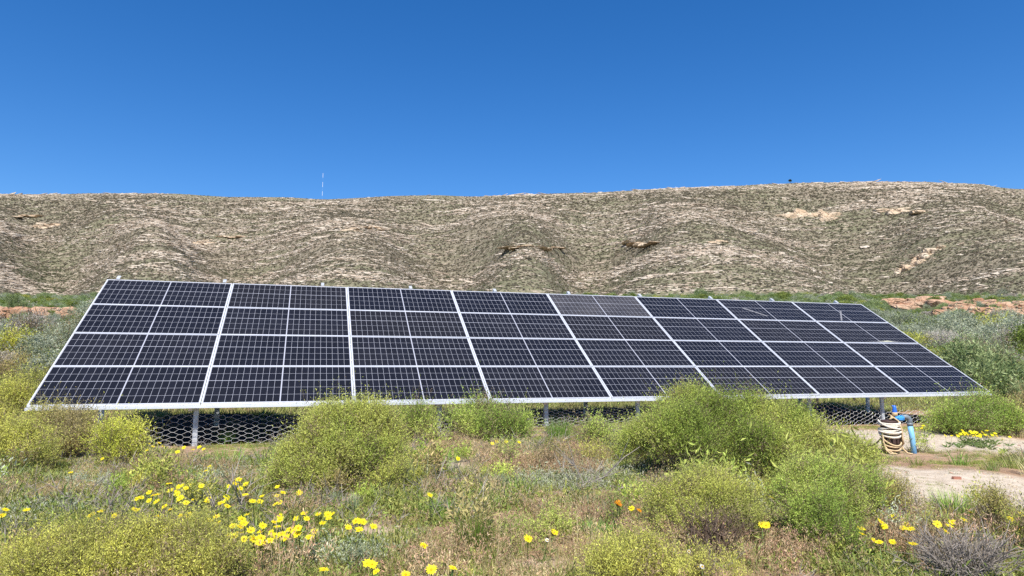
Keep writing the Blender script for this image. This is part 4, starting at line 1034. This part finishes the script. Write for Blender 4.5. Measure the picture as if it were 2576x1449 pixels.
S_((1815, 1215), auto(1800, 1212, 190, 60, 16, 5), LIME, 'low spreading shrub in front of the left half of the huge shrub', 40, cover=1.5)
S_((960, 1245), [(930, 1230, 40, 22, 0), (985, 1215, 30, 36, 0.05), (970, 1235, 40, 20, 0), (1000, 1190, 18, 22, 0.1)], OLIVE, 'small olive shrublet at the right foot of the big left-centre shrub', 41, cover=1.5)
S_((1272, 1190), auto(1272, 1188, 64, 58, 18, 3), LIME, 'pale lime shrublet between the netting and the grass tufts', 42, cover=1.5)
S_((1392, 1190), auto(1390, 1188, 84, 60, 19, 3), BROWNY, 'dry yellow-brown shrublet behind the bluish tufts', 43, cover=1.3, nst=20)
S_((1480, 1185), auto(1480, 1182, 90, 56, 20, 3), OLIVE, 'olive shrublet left of the silvery ground plants', 44, cover=1.4)
S_((1600, 1490), auto(1600, 1485, 260, 110, 21, 5), OLIVE, 'loose lime-olive shrub at the bottom edge right of centre', 45, cover=1.2)
S_((1770, 1495), auto(1790, 1490, 170, 90, 22, 4), OLIVE, 'low lime shrub at the bottom edge below the half-dead shrub', 46, cover=1.2)
S_((2500, 1350), auto(2500, 1345, 120, 105, 23, 4), BROWNY, 'brown and green shrub near the right edge of the foreground', 47, cover=1.3, nst=24)
S_((2235, 1300), auto(2235, 1296, 140, 85, 24, 4), BROWNY, 'sparse brown shrub at the edge of the sandy mound', 48, cover=1.2, nst=26)
S_((2322, 1392), [(2310, 1330, 18, 48, 0), (2335, 1345, 16, 40, 0), (2320, 1375, 28, 24, 0)], OLIVE, 'slender yellow-stemmed shrublet left of the dry twiggy bush', 49, cover=0.9)
S_((2305, 1138), [(2298, 1120, 22, 18, 0), (2320, 1125, 16, 14, 0), (2290, 1130, 24, 12, 0)], GREEN, 'little green plant at the foot of the blue pipe', 50, cover=1.3, leaf=0.03)
S_((2560, 1400), auto(2570, 1400, 110, 100, 26, 3), OLIVE, 'olive shrub cut by the right edge of the foreground', 51, cover=1.2)
S_((1000, 1120), [(1060, 1085, 26, 22, 0), (1085, 1100, 18, 14, 0)], LIME, 'small lime shrub at the second netting post left of centre', 52)
S_((60, 1200), auto(30, 1205, 60, 50, 27, 2), DKGRN, 'dark green plant below the olive shrub at the left edge', 53, cover=1.4)
# behind the array, left and right
FAR = [
    (150, 925, 110, 95, GREYG, 'grey-green tree beside the left edge of the array'), (200, 868, 90, 62, GREYG, 'silver-grey bush behind the left edge of the array'),
    (95, 862, 95, 52, GREYB, 'dry grey bush in the grey thicket on the left'), (25, 868, 90, 55, GREYB, 'dry grey bush at the left edge behind the yellow bushes'),
    (60, 915, 140, 56, YELL, 'yellow bush at the left edge below the grey thicket'), (-10, 915, 90, 50, YELL, 'yellow bush cut by the left edge of the photo'),
    (40, 975, 130, 60, BROWNY, 'brown and yellow bush left of the array middle'), (110, 985, 100, 64, BROWNY, 'brown sparse bush touching the left side of the array'),
    (125, 955, 60, 40, DKGRN, 'dark green bush between the brown and grey-green bushes'), (75, 1010, 120, 60, OLIVE, 'yellow-olive bush above the lower left array corner'),
    (2455, 985, 130, 112, SOFTG, 'big soft green tree beside the right edge of the array'), (2510, 965, 100, 92, GREYG, 'grey-green tree behind the big soft green tree'),
    (2560, 985, 80, 62, DKGRN, 'dark green bush at the right edge beside the soft green tree'), (2420, 925, 70, 55, SOFTG, 'soft green bush between the bare tree and the big tree'),
    (2560, 900, 90, 50, GREYB, 'brownish-grey bush at the right edge'), (2480, 860, 80, 36, YELL, 'bush with orange tinge on the plain at the right'),
    (2330, 860, 70, 40, DKGRN, 'dark green bush beside the upper right side of the array'), (2545, 850, 80, 32, GREYG, 'pale grey bush far out at the right edge'),
]
for i, (dx, dy, wd, ht, pal, lab) in enumerate(FAR):
    S_((dx, dy), auto(dx, dy, wd, ht, 60 + i, 5), pal, lab, 90 + i, leaf=0.028, wid=0.0095, cover=1.9, per=8, name='tree' if 'tree' in lab else 'bush', cat='tree' if 'tree' in lab else 'bush', stem='bark', nst=12, r0=0.02)

def bare(base, w_, h_, label, seed, n=60, r0=0.010, mat='greytwig', name='dry_bush', cat='dry bush', sub=6):
    p = at(*base); W = metres(p, w_) / 2; Hh = metres(p, h_)
    root = bpy.data.objects.new(name, None); COL.objects.link(root); root.location = p; tag(root, label, cat)
    lobes = [(0, 0, Hh * 0.5, W, W, Hh * 0.5), (W * 0.3, 0, Hh * 0.45, W * 0.7, W, Hh * 0.5), (-W * 0.35, 0, Hh * 0.45, W * 0.65, W, Hh * 0.48)]
    obj('branches', stems('branches', M[mat], lobes, n, r0, seed, sub=sub, reach=1.0), root)
    return root, lobes
bare((375, 1392), 150, 90, 'dark bare twiggy bush behind the bottom left shrubs', 71, 50, 0.006, 'twig')
bare((2430, 1470), 270, 135, 'grey dry twiggy bush in the bottom right corner', 72, 130, 0.0055)
bare((1800, 1400), 170, 110, 'tangle of dark dead twigs under the half-dead shrub', 73, 80, 0.006, 'twig')
bare((1035, 1168), 110, 70, 'dry twigs sticking out right of the big left-centre shrub', 74, 30, 0.005)
bare((905, 1215), 130, 60, 'dark dead wood under the big left-centre shrub', 75, 40, 0.006, 'twig')
r, lb = bare((2372, 908), 92, 78, 'bare grey dead tree right of the array', 76, 50, 0.03, 'greytwig', 'tree', 'tree', 7)
p = at(2372, 908)
obj('twigs', crown_mesh('twigs', M['dry'], [(l[0], l[1], l[2] * 1.15, l[3] * .9, l[4] * .9, l[5] * .8) for l in lb], 700, 6, 0.09, 0.012, 0.25, GREYB, 77, spread=0.7), r)

def gtuft(base, w_, h_, pal, label, seed, n=160, wid=0.006, lean=0.5, name='grass_tuft', cat='grass tuft'):
    p = at(*base); W = metres(p, w_) / 2; Hh = metres(p, h_)
    o = obj(name, tuft_mesh(name, M['grass'], n, Hh * 1.12, W * 0.55, wid, pal, seed, lean=lean * W / max(Hh, .05), seg=3), None, p); return tag(o, label, cat)
RUSH = [(0.15, 0.28, 0.04), (0.23, 0.37, 0.065), (0.31, 0.42, 0.10)]
BLUEG = [(0.20, 0.27, 0.13), (0.28, 0.35, 0.18), (0.36, 0.39, 0.22)]
gtuft((1192, 1388), 125, 98, RUSH, 'bright green upright broom-like tuft in the central foreground', 1, 260, 0.007, 0.55)
gtuft((2400, 1302), 150, 68, RUSH, 'green rush tuft at the lower edge of the sandy mound', 2, 300, 0.007, 0.5)
gtuft((1243, 1242), 110, 52, BLUEG, 'grey-green grass tuft in the middle of the foreground', 3, 220, 0.006)
gtuft((1345, 1290), 92, 40, BLUEG, 'left of two bluish grass tufts right of centre', 4, 260, 0.006)
gtuft((1500, 1278), 84, 36, BLUEG, 'right of two bluish grass tufts right of centre', 5, 220, 0.006)
gtuft((1405, 1105), 92, 54, RUSH, 'green grass tuft growing at the netting right of centre', 6, 240, 0.008)
gtuft((735, 1168), 75, 72, RUSH, 'bright green grass tuft left of the big left-centre shrub', 7, 200, 0.008, 0.4)
gtuft((1640, 1262), 60, 34, BLUEG, 'small grey-green tuft left of the half-dead shrub', 8, 160)
gtuft((1500, 1350), 120, 46, RUSH, 'green grass tuft beside the slim shrublet', 9, 220)
gtuft((1090, 1232), 80, 34, BLUEG, 'green-grey tuft with a yellow flower below the bare soil', 10, 180)
gtuft((280, 1320), 110, 42, BLUEG, 'grey-green tuft left of the dark twiggy bush', 11, 220)
gtuft((880, 1290), 70, 50, BLUEG, 'thin grey-green tuft below the olive shrublet', 12, 120)
gtuft((75, 1195), 70, 48, RUSH, 'dark green tuft at the lower left shrubs', 13, 150)
gtuft((570, 1115), 60, 30, RUSH, 'short green tuft in front of the netting', 14, 140)
gtuft((1110, 1290), 90, 30, BLUEG, 'low grey-green tuft above the foreground daisies', 15, 180)

# stones lying in the grass
for i, (dx, dy, wd, mat, lab) in enumerate([(631, 1316, 22, 'stone', 'pink stone beside the daisy cluster'), (1433, 1300, 34, 'stone', 'flat pink stone in the grass below the bluish tufts'), (1359, 1446, 30, 'stone', 'pink stone at the bottom edge'),
        (2256, 1192, 20, 'palestone', 'tan stone on the sandy mound'), (1026, 1130, 14, 'stone', 'reddish stone right of the big left-centre shrub'), (1640, 1300, 22, 'stone', 'half-buried pink stone left of the half-dead shrub'), (1395, 1300, 16, 'stone', 'small upright pink stone')]):
    p = at(dx, dy); s = metres(p, wd) * 0.5
    tag(obj('stone', rock_me('stone', 900 + i, s, s * 0.8, s * 0.55, M[mat], 2), None, p + np.array([0, 0, s * 0.2])), lab, 'stone')
p = at(2407, 1205); tag(obj('brick_fragment', MB().box((-0.04, -0.02, -0.005), (0.04, 0.02, 0.025)).tube([(-.04, 0, .012), (-.05, 0.005, .01)], 0.01, 5).mesh('brick_fragment', M['brickred']), None, p, (0, 0, -0.5)), 'small red brick fragment lying on the sand', 'brick fragment')

# ------------------------------------------------------------------ daisies
def daisy_head(name, col, seed, n=13, r=0.036):
    rg = np.random.default_rng(seed); V = []; Fq = []; c = []
    for i in range(n):
        a = i * 2 * math.pi / n + rg.normal() * 0.06; ln = r * rg.uniform(0.85, 1.08); up = rg.uniform(0.0, 0.35); w2 = r * 0.17
        d = np.array([math.cos(a), math.sin(a), 0]); s = np.array([-math.sin(a), math.cos(a), 0]); z = np.array([0, 0, 1])
        b = len(V)
        V += [d * r * 0.15 - s * w2 * .5, d * r * 0.15 + s * w2 * .5, d * ln * 0.65 + s * w2 + z * up * ln * .5, d * ln + s * w2 * .3 + z * up * ln * .6, d * ln - s * w2 * .3 + z * up * ln * .6, d * ln * 0.65 - s * w2 + z * up * ln * .5]
        Fq.append([b, b + 1, b + 2, b + 3, b + 4, b + 5]); c += [np.array(col) * rg.uniform(0.9, 1.08)] * 6
    return mesh_np(name, np.array(V), np.array(Fq), [M['petal']], False, np.array(c))
def centre_me(col, r=0.010):
    mb = MB().lathe([(r, -0.001), (r * 0.9, 0.006), (r * 0.4, 0.009), (0.0005, 0.0095)], 8)
    nvt = sum(len(v) for v in mb.v); return mb.mesh('flower_centre', M['petal'], True, np.tile(np.array(col), (nvt, 1)))
YC = (0.88, 0.76, 0.02)
heads = [daisy_head('petals', YC, 40 + i) for i in range(4)]; oranges = [daisy_head('petals', (0.80, 0.30, 0.01), 50, 12)]
whites = [daisy_head('petals', (0.78, 0.76, 0.70), 51, 16, 0.022)]
cen = centre_me((0.72, 0.46, 0.012)); 
Z5 = [(600,573),(45,890),(225,893),(25,940),(8,932),(775,937),(858,903),(835,975),(975,940),(690,1045),(1265,740),(1435,668),(1300,768),(1340,760),(1160,797),(1200,787),(1265,812),(1330,822),(1398,860),(1445,887),(1145,885),(1165,895),(1345,942),(1535,942),(1530,795),(1580,828),(1447,727),(1520,695),(1545,685),(1500,735),(1505,755),(1610,677),(1710,685),(1580,707),(1640,803),(1770,793),(1755,815),(1920,780),(1925,800),(1880,832),(1928,858),(1945,690),(1998,668),(2000,635),(2030,630),(2040,708),(2088,670),(2083,763),(2145,818),(2097,932),(1597,930),(1840,950),(1780,982),(1840,1010),(1820,1055),(1795,1110),(1720,1060),(1690,1060),(1318,1072),(1400,1130),(1455,1150),(1715,1170),(1855,1180),(1950,1170),(1975,1185),(1950,1110),(1990,1115),(2040,1085),(2040,1035),(2070,1005),(2050,972),(2130,1070),(2070,1145),(2150,1135),(1975,1030),(1778,525),(1742,562),(1297,350),(1385,350),(1265,327),(1245,385),(1352,320),(1508,397),(1562,360),(1640,378),(1692,355),(1730,372),(870,456)]
Z6 = [(180,692),(228,743),(178,770),(370,745),(50,775),(33,818),(165,842),(203,830),(408,920),(530,928),(610,932),(650,928),(618,968),(200,945),(205,975),(152,995),(180,1035),(55,1028),(338,965),(430,968),(565,1005),(285,1062),(325,1070),(358,1045),(348,1100),(490,1075),(455,1125),(130,1080),(165,1110),(218,1095),(248,1125),(40,1075),(40,1130),(30,1165),(118,1155),(75,1165),(850,985),(885,990),(910,990),(785,1042),(875,1057),(998,1035),(1715,455),(2008,325),(2045,310),(2125,310),(1475,765),(945,1350),(985,1355),(1018,1418),(575,1400),(1488,1405),(1670,1387),(1422,1197),(1270,1445)]
Z7 = [(1018,880),(360,1082),(135,1135),(2125,1018),(2160,1020),(60,315),(1565,292)]
Z7o = [(908,840),(1080,892),(900,828)]; Z7w = [(1412,1272),(1503,1243),(1580,1380),(1615,1375),(1295,1218),(1372,1240),(298,1152)]
Z8 = [(1068,955),(1050,945),(958,992),(868,1003),(748,1015),(798,1055),(803,1098),(985,1038),(1145,1045),(1187,1022),(1210,1052),(900,1157),(948,1168),(1057,1168),(1200,1180),(1237,1178),(1567,992),(1440,1013),(1545,1028),(1665,975),(1720,912),(2105,945),(2150,925),(2060,970),(2135,1050),(1515,1075),(40,790),(415,910),(1305,195),(1320,175)]
Z8f = [(1505,258),(1560,260),(1600,250),(1635,245),(1680,235),(1700,262),(1735,240),(1745,262),(1790,245),(1800,265),(1830,240),(1860,217),(1880,275),(1930,240),(1945,262),(1990,287),(2055,270),(1820,228),(1770,235),(1720,225),(1650,215),(1665,250),(1765,255),(1845,252),(1905,255),(1615,262),(1690,245),(1780,262),(1660,232),(1870,262),(1715,250),(1755,228),(1805,250)]
CV = 2.2646 * 1.4907
def conv(l, ox): return [((ox + a / 2.2646) / 1.4907, (1520 + b / 2.2646) / 1.4907) for a, b in l]
GSTEM = (0.16, 0.22, 0.07)
def stem_mesh(h, seed):
    rg = np.random.default_rng(seed); mb = MB(); b = rg.normal(size=2) * 0.04
    mb.tube([(b[0], b[1], -0.02), (b[0] * .5, b[1] * .5, h * .5), (0, 0, h)], 0.0028, 4, False)
    n0 = mb.n
    V, F = leaves(np.tile([b[0], b[1], 0.0], (7, 1)), unit(np.stack([np.cos(np.arange(7) * .9), np.sin(np.arange(7) * .9), np.full(7, 0.55)], -1)), 0.10, 0.022, rg)
    mb.add(V, F); return mb.mesh('daisy', M['grass'], False, np.tile(np.array(GSTEM), (mb.n, 1)))
HS = [0.14, 0.18, 0.22, 0.26]
stm = [stem_mesh(h, 60 + i) for i, h in enumerate(HS)]
def daisy(dx, dy, hd, label, group, hmax=4, sc_=1.0, cat='daisy', name='daisy'):
    k = random.randrange(hmax); h = HS[k]
    p = at(dx, dy, h)
    o = obj(name, stm[k], None, p); tag(o, label, cat, group)
    ax = Vector((random.uniform(-.6, .6) - 0.05, -0.5 + random.uniform(-.5, .45), 1.0)).normalized()
    q = Vector((0, 0, 1)).rotation_difference(ax)
    for nm, me in (('petals', hd), ('flower_centre', cen)):
        c = obj(nm, me, o, (0, 0, h)); c.rotation_mode = 'QUATERNION'; c.rotation_quaternion = q
        s = sc_ * random.uniform(0.7, 0.95); c.scale = (s, s, s)
def nth(i): return f"{i}{'th' if 10 <= i % 100 <= 20 else {1: 'st', 2: 'nd', 3: 'rd'}.get(i % 10, 'th')}"
random.seed(11)
DG = {}
for l, ox, lab, g in ((Z5, 0, None, None), (Z6, 960, None, None), (Z7, 1920, None, None), (Z8, 2880, None, None)):
    for dx, dy in conv(l, ox):
        if dx < 300 and dy > 1200: lab, g = 'yellow daisy in the sparse grass at the left edge', 'daisies at the left edge'
        elif dy < 1145 and dx < 800: lab, g = 'yellow daisy at the netting beside the small round shrub', 'daisies at the netting'
        elif dx < 1000 and dy < 1285: lab, g = 'yellow daisy in the loose patch left of the big shrub', 'daisies left of the big shrub'
        elif dx < 960 and dy < 1400: lab, g = 'yellow daisy in the dense cluster in the lower left foreground', 'daisies in the dense foreground cluster'
        elif dx < 1250 and dy > 1380: lab, g = 'yellow daisy near the bottom edge left of centre', 'daisies at the bottom edge'
        elif dx > 2000 and dy > 1200: lab, g = 'yellow daisy in the lower right foreground', 'daisies in the lower right foreground'
        elif dx > 2200: lab, g = 'yellow daisy beside the blue pipe', 'daisies beside the pipe'
        else: lab, g = 'yellow daisy scattered near the centre', 'scattered daisies near the centre'
        DG.setdefault((lab, g), []).append((dx, dy))
for (lab, g), l in DG.items():
    for i, (dx, dy) in enumerate(sorted(l)): daisy(dx, dy, random.choice(heads), lab + (f', {nth(i + 1)} from the left' if len(l) > 1 else ''), g)
for i, (dx, dy) in enumerate(sorted(conv(Z8f, 2880))): daisy(dx, dy, random.choice(heads), f'yellow daisy in the bright patch below the right corner shrub, {nth(i + 1)} from the left', 'daisies below the right-hand shrub', 2)
for i, (dx, dy) in enumerate(sorted(conv(Z7o, 1920))): daisy(dx, dy, oranges[0], f'orange daisy at the slim green shrublet, {nth(i + 1)} from the left', 'orange daisies', 4, 0.95)
for i, (dx, dy) in enumerate(sorted(conv(Z7w, 1920))): daisy(dx, dy, whites[0], f'small white everlasting flower in the foreground, {nth(i + 1)} from the left', 'white flowers', 2, 0.9, 'white flower', 'everlasting_flower')

# ------------------------------------------------------------------ ground cover
def area_points(n, dmin, dmax, qmax=0.98, pw=1.0):
    d = dmin + (dmax - dmin) * rng.uniform(size=n) ** pw; q_ = rng.uniform(-qmax, qmax, n)
    return CAM[0] + d * (FH[0] + q_ * RH[0]), CAM[1] + d * (FH[1] + q_ * RH[1]), d
G_DRY = [(0.46, 0.38, 0.20), (0.52, 0.44, 0.25), (0.38, 0.30, 0.16)]
G_GRN = [(0.19, 0.27, 0.045), (0.27, 0.34, 0.065), (0.35, 0.39, 0.09)]
G_MIX = [(0.25, 0.30, 0.07), (0.36, 0.36, 0.11), (0.45, 0.40, 0.18)]
H_MAUVE = [(0.45, 0.32, 0.17), (0.53, 0.41, 0.24), (0.39, 0.25, 0.15)]
pr_dry = [proto(f'dry_tuft_{i}', seedy('dry_tuft', 20, 0.17, 0.09, 400 + i, G_DRY, H_MAUVE)) for i in range(4)]
pr_grn = [proto(f'green_tuft_{i}', tuft_mesh('green_tuft', M['grass'], 40, 0.075, 0.08, 0.0045, G_GRN, 420 + i, lean=0.7)) for i in range(3)]
pr_mix = [proto(f'mixed_tuft_{i}', tuft_mesh('mixed_tuft', M['grass'], 34, 0.115, 0.09, 0.004, G_MIX, 440 + i, lean=0.7)) for i in range(4)]
def silver_me(seed):
    rg = np.random.default_rng(seed); n = 110
    b = np.stack([rg.normal(size=n) * 0.06, rg.normal(size=n) * 0.06, np.abs(rg.normal(size=n)) * 0.05], -1)
    V, F = leaves(b, unit(rg.normal(size=(n, 3)) * 0.6 + np.array([0, 0, 0.6])), rg.uniform(0.014, 0.030, n), rg.uniform(0.005, 0.008, n), rg)
    pal = np.array([(0.40, 0.42, 0.28), (0.48, 0.49, 0.35), (0.31, 0.36, 0.18)]); c = np.repeat(pal[rg.integers(0, 3, n)] * rg.uniform(.8, 1.2, n)[:, None], 4, 0)
    return mesh_np('silver_plant', V, F, [M['silver']], False, c)
pr_sil = [proto(f'silver_plant_{i}', silver_me(460 + i)) for i in range(3)]
def herb_me(seed):
    rg = np.random.default_rng(seed); n = 100
    b = np.stack([rg.normal(size=n) * 0.07, rg.normal(size=n) * 0.07, np.abs(rg.normal(size=n)) * 0.035], -1)
    V, F = leaves(b, unit(rg.normal(size=(n, 3)) * 0.7 + np.array([0, 0, 0.45])), rg.uniform(0.018, 0.038, n), rg.uniform(0.006, 0.011, n), rg)
    pal = np.array([(0.19, 0.24, 0.05), (0.27, 0.31, 0.07), (0.35, 0.36, 0.10)]); c = np.repeat(pal[rg.integers(0, 3, n)] * rg.uniform(.75, 1.25, n)[:, None], 4, 0)
    return mesh_np('herb', V, F, [M['grass']], False, c)
pr_herb = [proto(f'herb_{i}', herb_me(480 + i)) for i in range(3)]
def twiglet_me(seed):
    rg = np.random.default_rng(seed); mb = MB()
    for i in range(9):
        d = unit(rg.normal(size=3) * np.array([1, 1, 0.5]) + np.array([0, 0, 0.6])); L = rg.uniform(0.10, 0.26)
        b = np.array([rg.normal() * .04, rg.normal() * .04, 0]); m_ = b + d * L * .5 + rg.normal(size=3) * .015
        mb.tube([b, m_, b + d * L], [0.003, 0.0022, 0.001], 3, False)
        for j in range(2): mb.tube([m_, m_ + unit(d + rg.normal(size=3) * .8) * L * .4], [0.002, 0.001], 3, False)
    return mb.mesh('twiglet', M['greytwig'])
pr_tw = [proto(f'twiglet_{i}', twiglet_me(490 + i)) for i in range(3)]
N = 110000
x, y, d = area_points(N, 3.6, 17.0, 0.95, 0.62)
front = (y < 0.0) | ((y < 12))
sand = blobmask(x, y, SAND); bare_ = blobmask(x, y, BARE); lawn = blobmask(x, y, LAWN); silv = blobmask(x, y, SILV); dry = blobmask(x, y, DRY)
n1 = fbm(x * 0.8, y * 0.8, 91, 4); n2_ = fbm(x * 0.9 + 7, y * 0.9, 92, 4); n3_ = fbm(x * 2.1, y * 2.1, 93, 3)
open_ = (1 - 0.97 * sand * (1 - lawn)) * (1 - 0.8 * bare_) * np.clip((n3_ - 0.32) * 5, 0.10, 1)
uu = rng.uniform(size=N); vv = rng.uniform(size=N)
pd = np.clip(0.08 + 1.5 * (n1 - 0.52) + 0.5 * dry - 1.0 * lawn - 0.4 * silv, 0.01, 1)
pg_ = np.clip(0.55 + 2.2 * (n2_ - 0.5) + 1.4 * lawn - 0.25 * dry, 0.02, 2)
ps = np.clip(1.0 * silv + 0.05 * (n2_ > 0.6) - 0.8 * lawn, 0.0, 2)
pm = np.full(N, 0.42) * (1 - 0.8 * lawn); ph = np.clip(0.22 + 0.8 * (n1 < 0.45), 0, 1) * (1 - 0.7 * lawn)
tot = pd + pg_ + ps + pm + ph
c1 = pd / tot; c2 = c1 + pg_ / tot; c3 = c2 + ps / tot; c4 = c3 + pm / tot
kind = np.where(uu < c1, 0, np.where(uu < c2, 1, np.where(uu < c3, 2, np.where(uu < c4, 3, 4))))
strip = sstep(-2.6, -1.2, y) * (1 - sstep(0.3, 1.2, y)) * (x < 18.5)          # short turf along the foot of the netting
kind = np.where((strip > 0.3) & (uu < 0.9 * strip), 1, kind)
pump_ = at(2241, 1141); near = np.exp(-(((x - pump_[0]) * RH[0] + (y - pump_[1]) * RH[1] - 0.1) / 0.75) ** 2 - (((x - pump_[0]) * FH[0] + (y - pump_[1]) * FH[1] + 0.5) / 0.8) ** 2)
soft = blobmask(x, y, [(a, b, c * 1.7, e * 1.7) for a, b, c, e in SAND])
keep = vv < open_ * (1 - 0.65 * soft) * (1 - 0.75 * near)
under = (y > 0.1) & (y < 6) & (x > 1) & (x < 19.5)
keep &= ~under | (rng.uniform(size=N) < 0.03)
P = np.stack([x, y, gz(x, y) - 0.005], -1)
rt = np.stack([rng.normal(size=N) * 0.08, rng.normal(size=N) * 0.08, rng.uniform(0, 6.28, N)], -1)
szb = np.exp(rng.normal(size=N) * 0.28)
for kk, nm, prs, mult, lab, cat in ((0, 'dry_grass', pr_dry, 0.95, 'dry brownish-mauve seeding grass spread over the foreground', 'dry grass'), (1, 'green_grass', pr_grn, 0.85, 'short green grass growing in patches over the foreground', 'grass'),
                               (2, 'silver_groundcover', pr_sil, 0.9, 'silvery-grey low plants in patches over the foreground', 'ground cover'), (3, 'mixed_grass', pr_mix, 0.9, 'straw and green grass mixed through the foreground', 'grass'), (4, 'herb_groundcover', pr_herb, 1.0, 'low leafy green weeds covering the soil', 'weeds')):
    m_ = keep & (kind == kk); s = szb * mult * np.where(lawn > 0.5, 0.75, 1.0) * (1 - 0.45 * soft) * (1 - 0.45 * strip) * (1 - 0.5 * near)
    scatter(nm, P[m_], rt[m_], np.stack([s, s, s * rng.uniform(0.75, 1.2, N)], -1)[m_], rng.integers(0, len(prs), N)[m_], prs, lab, cat)
N = 26000
x, y, d = area_points(N, 12, 33, 1.0, 0.8)
keep = (y > 3.2) & ((x < 1) | (x > 19) | (y > 5.2))
s = np.exp(rng.normal(size=N) * 0.3) * 1.5; pk = np.where(fbm(x / 4, y / 4, 97, 3) + 0.18 * rng.normal(size=N) < 0.55, rng.integers(0, 3, N), rng.integers(3, 6, N))
back_protos = [proto(f'back_tuft_{i}', tuft_mesh('back_tuft', M['grass'], 40, 0.11, 0.10, 0.008, G_MIX if i < 3 else [(0.22, 0.24, 0.07), (0.30, 0.27, 0.11)], 430 + i, lean=0.7)) for i in range(6)]
scatter('field_grass', np.stack([x, y, gz(x, y)], -1)[keep], np.stack([0 * x, 0 * x, rng.uniform(0, 6.28, N)], -1)[keep], np.stack([s, s, s], -1)[keep], pk[keep], back_protos, 'green and straw grass growing behind the solar array', 'grass')
N = 2600
x, y, d = area_points(N, 3.8, 14.0, 0.9, 0.7)
keep = (blobmask(x, y, SAND) < 0.3) & (blobmask(x, y, LAWN) < 0.4) & (y < 0) & (np.hypot(x - pump_[0], y - pump_[1]) > 1.5) & (fbm(x * .7, y * .7, 95, 3) > 0.45)
s = np.exp(rng.normal(size=N) * 0.3)
scatter('dead_twigs', np.stack([x, y, gz(x, y)], -1)[keep], np.stack([0 * x, 0 * x, rng.uniform(0, 6.28, N)], -1)[keep], np.stack([s, s, s], -1)[keep], rng.integers(0, 3, N)[keep], pr_tw, 'thin dead twigs among the foreground grass', 'twigs')
# taller tussocks and low leafy plants through the grass
N = 900
x, y, d = area_points(N, 4.2, 13.5, 0.92, 0.75)
keep = (blobmask(x, y, SAND) < 0.2) & (y < -2.4) & (fbm(x * .9 + 3, y * .9, 98, 3) > 0.44) & (np.hypot(x - pump_[0], y - pump_[1]) > 1.3)
s = np.exp(rng.normal(size=N) * 0.35)
tus = [proto(f'tussock_{i}', tuft_mesh('tussock', M['grass'], 60, 0.17, 0.07, 0.005, [RUSH, BLUEG, G_MIX, G_DRY][i % 4], 520 + i, lean=0.6)) for i in range(8)]
scatter('tussocks', np.stack([x, y, gz(x, y)], -1)[keep], np.stack([0 * x, 0 * x, rng.uniform(0, 6.28, N)], -1)[keep], np.stack([s, s, s], -1)[keep], rng.integers(0, 8, N)[keep], tus, 'small grass tussocks dotted through the foreground', 'grass')
N = 420
x, y, d = area_points(N, 4.2, 13.0, 0.92, 0.75)
keep = (blobmask(x, y, SAND) < 0.2) & (y < -2.6) & (fbm(x * .8 + 9, y * .8, 99, 3) > 0.47) & (np.hypot(x - pump_[0], y - pump_[1]) > 1.4)
s = np.exp(rng.normal(size=N) * 0.35)
seedl = [proto(f'seedling_{i}', crown_mesh('seedling', M['leaf'], [(0, 0, 0.05, 0.07, 0.07, 0.06), (0.06, 0.03, 0.04, 0.05, 0.05, 0.05)], 60, 7, 0.026, 0.008, 0.10, [LIME, OLIVE, BROWNY, GREYG][i % 4], 540 + i, floor=0.0, up=0.8)) for i in range(8)]
scatter('seedlings', np.stack([x, y, gz(x, y)], -1)[keep], np.stack([0 * x, 0 * x, rng.uniform(0, 6.28, N)], -1)[keep], np.stack([s, s, s], -1)[keep], rng.integers(0, 8, N)[keep], seedl, 'knee-low young shrublets scattered in the foreground grass', 'undergrowth')
# small stones and crumbs on the sand
N = 14000
x, y, d = area_points(N, 4.5, 17.0, 0.95, 0.7)
keep = rng.uniform(size=N) < np.maximum(0.9 * blobmask(x, y, SAND), 0.35 * blobmask(x, y, BARE))
s = np.exp(rng.normal(size=N) * 0.5) * 0.011
peb = [proto(f'pebble_{i}', rock_me('pebble', 950 + i, 1, 0.8, 0.6, M['palestone' if i else 'stone'], 1)) for i in range(3)]
scatter('gravel', np.stack([x, y, gz(x, y)], -1)[keep], np.stack([0 * x, 0 * x, rng.uniform(0, 6.28, N)], -1)[keep], np.stack([s, s, s], -1)[keep], rng.integers(0, 3, N)[keep], peb, 'small stones and crumbs of soil on the sandy mound', 'gravel')
print('shrub leaf triangles', TOTAL[0])
